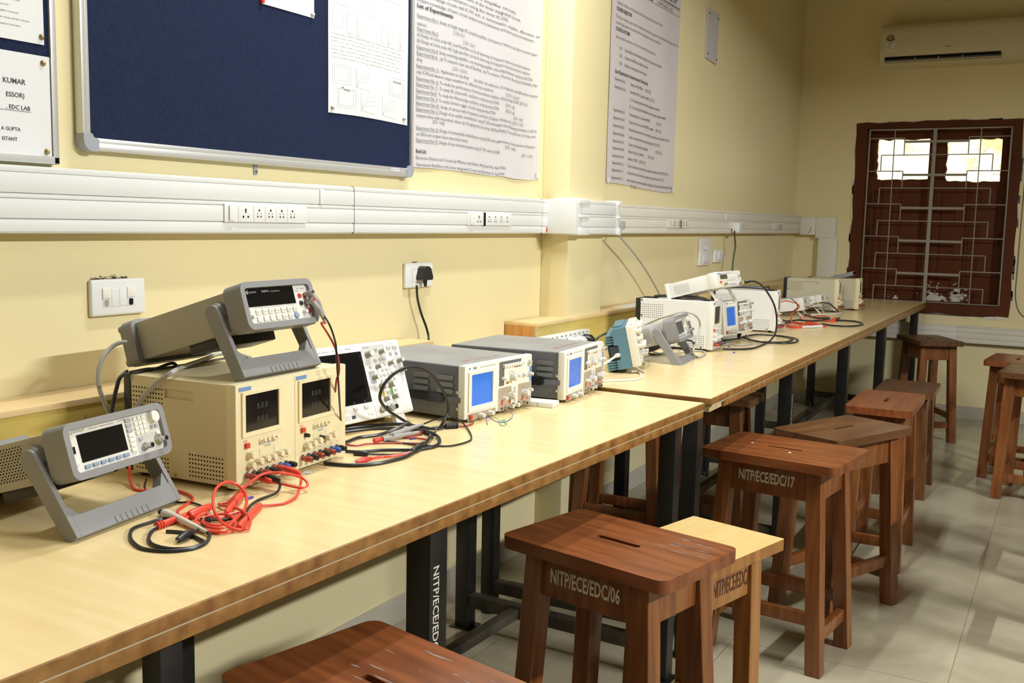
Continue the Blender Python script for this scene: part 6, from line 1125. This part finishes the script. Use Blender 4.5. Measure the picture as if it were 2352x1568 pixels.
cable('jumper_wire', 'blue jumper wire curling in front of the nearest grey oscilloscope', 'wire', [(-1.1886, 2.0401, 0.7610), (-1.2026, 2.0575, 0.7660), (-1.2100, 2.0739, 0.7710), (-1.2087, 2.0864, 0.7670), (-1.1920, 2.0829, 0.7620), (-1.1744, 2.0819, 0.7610), (-1.1711, 2.1037, 0.7610), (-1.1795, 2.1381, 0.7620), (-1.1851, 2.1569, 0.7660), (-1.1887, 2.1566, 0.7700), (-1.1947, 2.1606, 0.7720)], 0.0009, 'blue_wire', 6)
cable('jumper_wire', 'green jumper wire curled beside the blue one', 'wire', [(-1.2024, 2.0922, 0.7700), (-1.1970, 2.1000, 0.7640), (-1.1860, 2.0937, 0.7620), (-1.1834, 2.1148, 0.7610), (-1.1763, 2.0936, 0.7610), (-1.1753, 2.0749, 0.7610), (-1.1606, 2.0534, 0.7610), (-1.1513, 2.0537, 0.7610), (-1.1564, 2.0754, 0.7610), (-1.1693, 2.0855, 0.7610), (-1.1788, 2.0853, 0.7610)], 0.0008, 'green_wire', 6)
# -- far table
cable('usb_cable', 'white cable plugged in the side of the blue oscilloscope', 'cable', [(-1.2620, 3.0348, 0.8214), (-1.2550, 2.9681, 0.8233), (-1.2550, 2.9235, 0.8169), (-1.2620, 2.9061, 0.8085), (-1.2800, 2.8970, 0.7983), (-1.3100, 2.8975, 0.7901), (-1.3600, 2.9072, 0.7845)], 0.0036, 'white_wire', 8, None, lambda t: plugend(t, *[(-1.2680, 3.0713, 0.8185), (-1.2520, 2.9470, 0.8243)], 0.0078, 'white_wire', 'plug'))
cable('usb_cable', 'white cable looping in front of the blue oscilloscope stand', 'cable', [(-1.2130, 2.9940, 0.7720), (-1.2107, 3.0292, 0.7680), (-1.1812, 2.9897, 0.7670), (-1.1547, 2.9199, 0.7670), (-1.1534, 2.8775, 0.7670), (-1.1741, 2.8408, 0.7670), (-1.2033, 2.8085, 0.7670), (-1.2182, 2.7869, 0.7670), (-1.2483, 2.7960, 0.7670), (-1.3031, 2.8195, 0.7670)], 0.0030, 'white_wire')
cable('power_cable', 'grey cable draped over the small grey generator down to the table', 'cable', [(-1.4200, 3.5507, 0.8491), (-1.4000, 3.5607, 0.8629), (-1.3600, 3.5455, 0.8815), (-1.3000, 3.4754, 0.9035), (-1.2400, 3.4012, 0.9206), (-1.2150, 3.4024, 0.9329), (-1.1950, 3.4321, 0.9352), (-1.1700, 3.4398, 0.9285), (-1.1600, 3.4696, 0.9099), (-1.1600, 3.4919, 0.8863), (-1.1600, 3.4813, 0.8573), (-1.1600, 3.4655, 0.8321), (-1.1650, 3.4546, 0.8092), (-1.1700, 3.4526, 0.7918), (-1.1874, 3.5302, 0.7680), (-1.1624, 3.5048, 0.7680), (-1.1694, 3.5749, 0.7680), (-1.1889, 3.6538, 0.7680), (-1.2152, 3.6816, 0.7680), (-1.2467, 3.6731, 0.7680), (-1.2826, 3.6281, 0.7680)], 0.0036, 'grey_wire', 8)
cable('power_cable', 'black cable snaking behind the handle of the small grey generator', 'cable', [(-1.3782, 3.5325, 0.7700), (-1.3364, 3.4744, 0.7680), (-1.3123, 3.4779, 0.7680), (-1.3135, 3.5713, 0.7680), (-1.3359, 3.7171, 0.7700), (-1.3063, 3.6916, 0.7900), (-1.2760, 3.6634, 0.8050), (-1.2585, 3.6777, 0.8050), (-1.2478, 3.7036, 0.7900), (-1.2503, 3.7340, 0.7700)], 0.0036, 'black_wire')
cable('power_cable', 'grey cable lying under the small grey generator', 'cable', [(-1.4041, 3.6248, 0.7720), (-1.3628, 3.5645, 0.7680), (-1.3149, 3.5069, 0.7680), (-1.2821, 3.5327, 0.7680), (-1.2602, 3.6135, 0.7680), (-1.2291, 3.6220, 0.7680)], 0.0038, 'grey_wire')
def c1(t):
    P = [(-1.1550, 3.9261, 1.0147), (-1.1500, 3.9445, 1.0159), (-1.1450, 3.9871, 1.0195)]; k = MB(); k.rings([P[0], P[1]], [0.0062, 0.0062], 'steel', 12); k.build('bnc_plug', t); k = MB(); k.rings([P[1], Vector(P[1])*0.5+Vector(P[2])*0.5], [0.0055, 0.005], 'yellow', 12); k.build('yellow_ring', t); plugend(t, Vector(P[1])*0.5+Vector(P[2])*0.5, [(-1.1400, 4.0688, 1.0199)][0], 0.0055, 'black', 'strain_boot', 0.004)
cable('probe_cable', 'black cable arching from the white counter down to the table', 'cable', [(-1.1450, 3.9871, 1.0195), (-1.1400, 4.0688, 1.0199), (-1.1300, 4.1246, 1.0109), (-1.1200, 4.1926, 0.9831), (-1.1100, 4.2590, 0.9419), (-1.1050, 4.3117, 0.9001), (-1.1000, 4.3310, 0.8505), (-1.1000, 4.3313, 0.8130), (-1.0900, 4.2694, 0.7872), (-1.0835, 4.1513, 0.7690), (-1.0754, 3.9463, 0.7680), (-1.0876, 3.8670, 0.7680), (-1.1225, 3.8221, 0.7680), (-1.1683, 3.8026, 0.7680)], 0.0040, 'black_wire', 8, None, c1)
cable('probe_cable', 'black cable loops on the table in front of the hidden white supply', 'cable', [(-1.2553, 4.0806, 0.7680), (-1.2302, 4.1814, 0.7680), (-1.2267, 4.3312, 0.7680), (-1.2058, 4.4144, 0.7680), (-1.1583, 4.4318, 0.7680), (-1.0892, 4.4236, 0.7680), (-1.0270, 4.3690, 0.7680), (-0.9959, 4.2926, 0.7680), (-0.9927, 4.1972, 0.7680), (-1.0363, 4.1428, 0.7680), (-1.1081, 4.1420, 0.7680), (-1.1801, 4.2021, 0.7680), (-1.2167, 4.2306, 0.7720), (-1.1296, 4.1205, 0.7720), (-1.0622, 4.1387, 0.7700), (-1.0261, 4.2088, 0.7680), (-1.0238, 4.3100, 0.7680), (-1.0678, 4.3984, 0.7680), (-1.1299, 4.4334, 0.7680)], 0.0036, 'black_wire')
cable('usb_cable', 'grey cable looping under the tilted third oscilloscope', 'cable', [(-1.2137, 3.9248, 0.7680), (-1.1999, 3.9727, 0.7680), (-1.1507, 3.9757, 0.7680), (-1.1276, 4.0312, 0.7680), (-1.1377, 4.0986, 0.7680), (-1.1865, 4.2377, 0.7680), (-1.2279, 4.3281, 0.7720)], 0.0034, 'grey_wire')
T3 = 'test leads by the small white generators'
cable('test_lead', 'red lead heap on the far table, nearer the white supply', 'test lead', [(-1.1900, 4.7411, 0.8943), (-1.1850, 4.8269, 0.8937), (-1.1800, 4.9445, 0.8808), (-1.1800, 5.0544, 0.8614), (-1.1800, 5.0671, 0.8455), (-1.1800, 4.9715, 0.8367), (-1.1800, 4.9154, 0.8172), (-1.1850, 4.9506, 0.7889), (-1.1930, 5.0762, 0.7680), (-1.1465, 5.0329, 0.7680), (-1.1419, 5.1516, 0.7700), (-1.0986, 5.1020, 0.7680), (-1.0556, 5.0298, 0.7680), (-1.0772, 4.9581, 0.7680), (-1.1256, 4.9431, 0.7680), (-1.1828, 4.9205, 0.7680), (-1.2206, 4.9964, 0.7680), (-1.2135, 5.0892, 0.7700), (-1.1387, 5.0437, 0.7720), (-1.0750, 5.0419, 0.7700)], 0.0029, 'red_wire', 7, T3, lambda t: plugend(t, *[(-1.1441, 5.0950, 0.7720), (-1.0564, 5.0040, 0.7700)], 0.009, 'red_wire', 'crocodile_sleeve'))
cable('test_lead', 'red lead heap on the far table, nearer the window', 'test lead', [(-1.2284, 5.5340, 0.7680), (-1.2572, 5.5082, 0.7680), (-1.2392, 5.3631, 0.7680), (-1.1873, 5.2555, 0.7680), (-1.1322, 5.3040, 0.7680), (-1.1076, 5.4484, 0.7680), (-1.1406, 5.5516, 0.7700), (-1.1859, 5.5489, 0.7720), (-1.1907, 5.4465, 0.7720), (-1.1292, 5.3403, 0.7700), (-1.0699, 5.2990, 0.7680), (-1.0670, 5.3915, 0.7680)], 0.0029, 'red_wire', 7, T3, lambda t: plugend(t, *[(-1.0632, 5.3080, 0.7700), (-1.0735, 5.4552, 0.7720)], 0.011, 'red_wire', 'crocodile_sleeve'))
cable('test_lead', 'black lead twisted into the far red heaps', 'test lead', [(-1.2972, 5.1956, 0.7720), (-1.2562, 5.1388, 0.7700), (-1.2278, 5.1933, 0.7700), (-1.2224, 5.0814, 0.7700), (-1.2304, 5.0178, 0.7700), (-1.2142, 5.1815, 0.7740), (-1.1449, 5.1832, 0.7740), (-1.1141, 5.2696, 0.7740), (-1.0989, 5.4053, 0.7740), (-1.1464, 5.3671, 0.7760), (-1.1978, 5.4166, 0.7760), (-1.2411, 5.4856, 0.7800)], 0.0044, 'black_wire', 7, T3)
cable('test_lead', 'thin black lead rising beside the nearer small generator', 'test lead', [(-1.1900, 4.9388, 0.8975), (-1.1850, 5.0092, 0.8789), (-1.1800, 5.0373, 0.8581), (-1.1800, 5.0222, 0.8462), (-1.1800, 4.9539, 0.8379)], 0.0024, 'black_wire', 7, T3)
def c2(t):
    P = [(-1.2050, 5.5049, 0.8370), (-1.2000, 5.5549, 0.8366), (-1.1950, 5.5738, 0.8381)]; k = MB(); k.rings([P[0], P[1]], [0.006, 0.006], 'steel', 10); k.build('bnc_plug', t); k = MB(); k.rings([P[1], P[2]], [0.0056, 0.005], 'yellow', 10); k.build('yellow_ring', t)
cable('probe_cable', 'black cable arching from the nearer small white generator along the far table', 'cable', [(-1.1950, 5.5738, 0.8381), (-1.1900, 5.6806, 0.8344), (-1.1800, 5.7695, 0.8248), (-1.1700, 5.8544, 0.8006), (-1.1600, 5.9189, 0.7748), (-1.1500, 5.9497, 0.7459), (-1.0641, 5.4636, 0.7720), (-1.0681, 5.3637, 0.7700), (-1.0209, 5.4017, 0.7680), (-0.9646, 5.3912, 0.7680), (-0.9286, 5.3346, 0.7680), (-0.9037, 5.2427, 0.7680), (-0.9142, 5.1514, 0.7680), (-0.9595, 5.0856, 0.7680), (-1.0217, 5.0860, 0.7680), (-1.0755, 5.1220, 0.7680)], 0.0044, 'black_wire', 8, T3, c2)
def c3(t):
    P = [(-1.1158, 4.8741, 0.7700), (-1.0790, 4.9192, 0.7710), (-1.0463, 4.9860, 0.7700), (-1.0368, 5.0193, 0.7680)]; k = MB(); k.rings(P[:3], [0.0045, 0.006, 0.007], 'paper', 10); k.build('probe_handle', t); plugend(t, P[2], P[3], 0.007, 'red_wire', 'probe_cap')
cable('test_probe', 'white probe with a red end lying in front of the far red heap', 'test probe', [(-1.1158, 4.8741, 0.7700), (-1.1360, 4.8558, 0.7680), (-1.1668, 4.8553, 0.7680), (-1.1984, 4.9071, 0.7680)], 0.0034, 'red_wire', 7, T3, c3)
cable('power_cable', 'pale cable lying behind the small white generators', 'cable', [(-1.2500, 5.6499, 0.7680), (-1.2147, 5.6817, 0.7680), (-1.1814, 5.7466, 0.7680), (-1.1477, 5.8124, 0.7680), (-1.1397, 5.8914, 0.7680)], 0.0036, 'white_wire')
for p, lab in (([(-1.1790, 3.9167, 0.7645)], 'blue bit of plastic on the far table by the grey cable'), ([(-1.1041, 3.7388, 0.7645)], 'blue bit of plastic on the far table nearer the front edge'), ([(-1.2447, 1.8103, 0.7606)], 'blue scrap of insulation among the probe cables'), ([(-1.2028, 1.2610, 0.7606)], 'blue scrap of insulation in front of the cream supply')):
    q = p[0]; m = MB(); m.box((q[0]-0.003, q[1]-0.008, q[2]-0.0004), (q[0]+0.003, q[1]+0.008, q[2]+0.003), 'blue_wire', 0.001); tag(m.build('plastic_scrap'), lab, 'scrap')
q = [(-1.2391, 1.4335, 0.7608), (-1.2310, 1.4548, 0.7608), (-1.2393, 1.4735, 0.7608), (-1.2542, 1.4635, 0.7608)]; m = MB(); m.add(q, [(0, 1, 2, 3)], 'paper'); tag(m.build('paper_scrap'), 'bit of white paper peeping out under the cream power supply', 'paper')

# ================================================================== put every thing's origin at the middle of its base
bpy.context.view_layer.update()
def tree(o): return [o]+[c for ch in o.children for c in tree(ch)]
for o in [x for x in SC.objects if x.parent is None and x.type in ('EMPTY', 'MESH')]:
    if tuple(o.location) != (0.0, 0.0, 0.0) or o.rotation_euler.z: continue
    T_ = [x for x in tree(o) if x.type == 'MESH']
    cs = [v.co for x in T_ for v in x.data.vertices]
    if not cs: continue
    lo = Vector([min(c[i] for c in cs) for i in range(3)]); hi = Vector([max(c[i] for c in cs) for i in range(3)])
    if o.get('kind') == 'structure': continue
    c = Vector(((lo.x+hi.x)/2, (lo.y+hi.y)/2, lo.z))
    for x in T_: x.data.transform(Matrix.Translation(-c))
    o.location = c
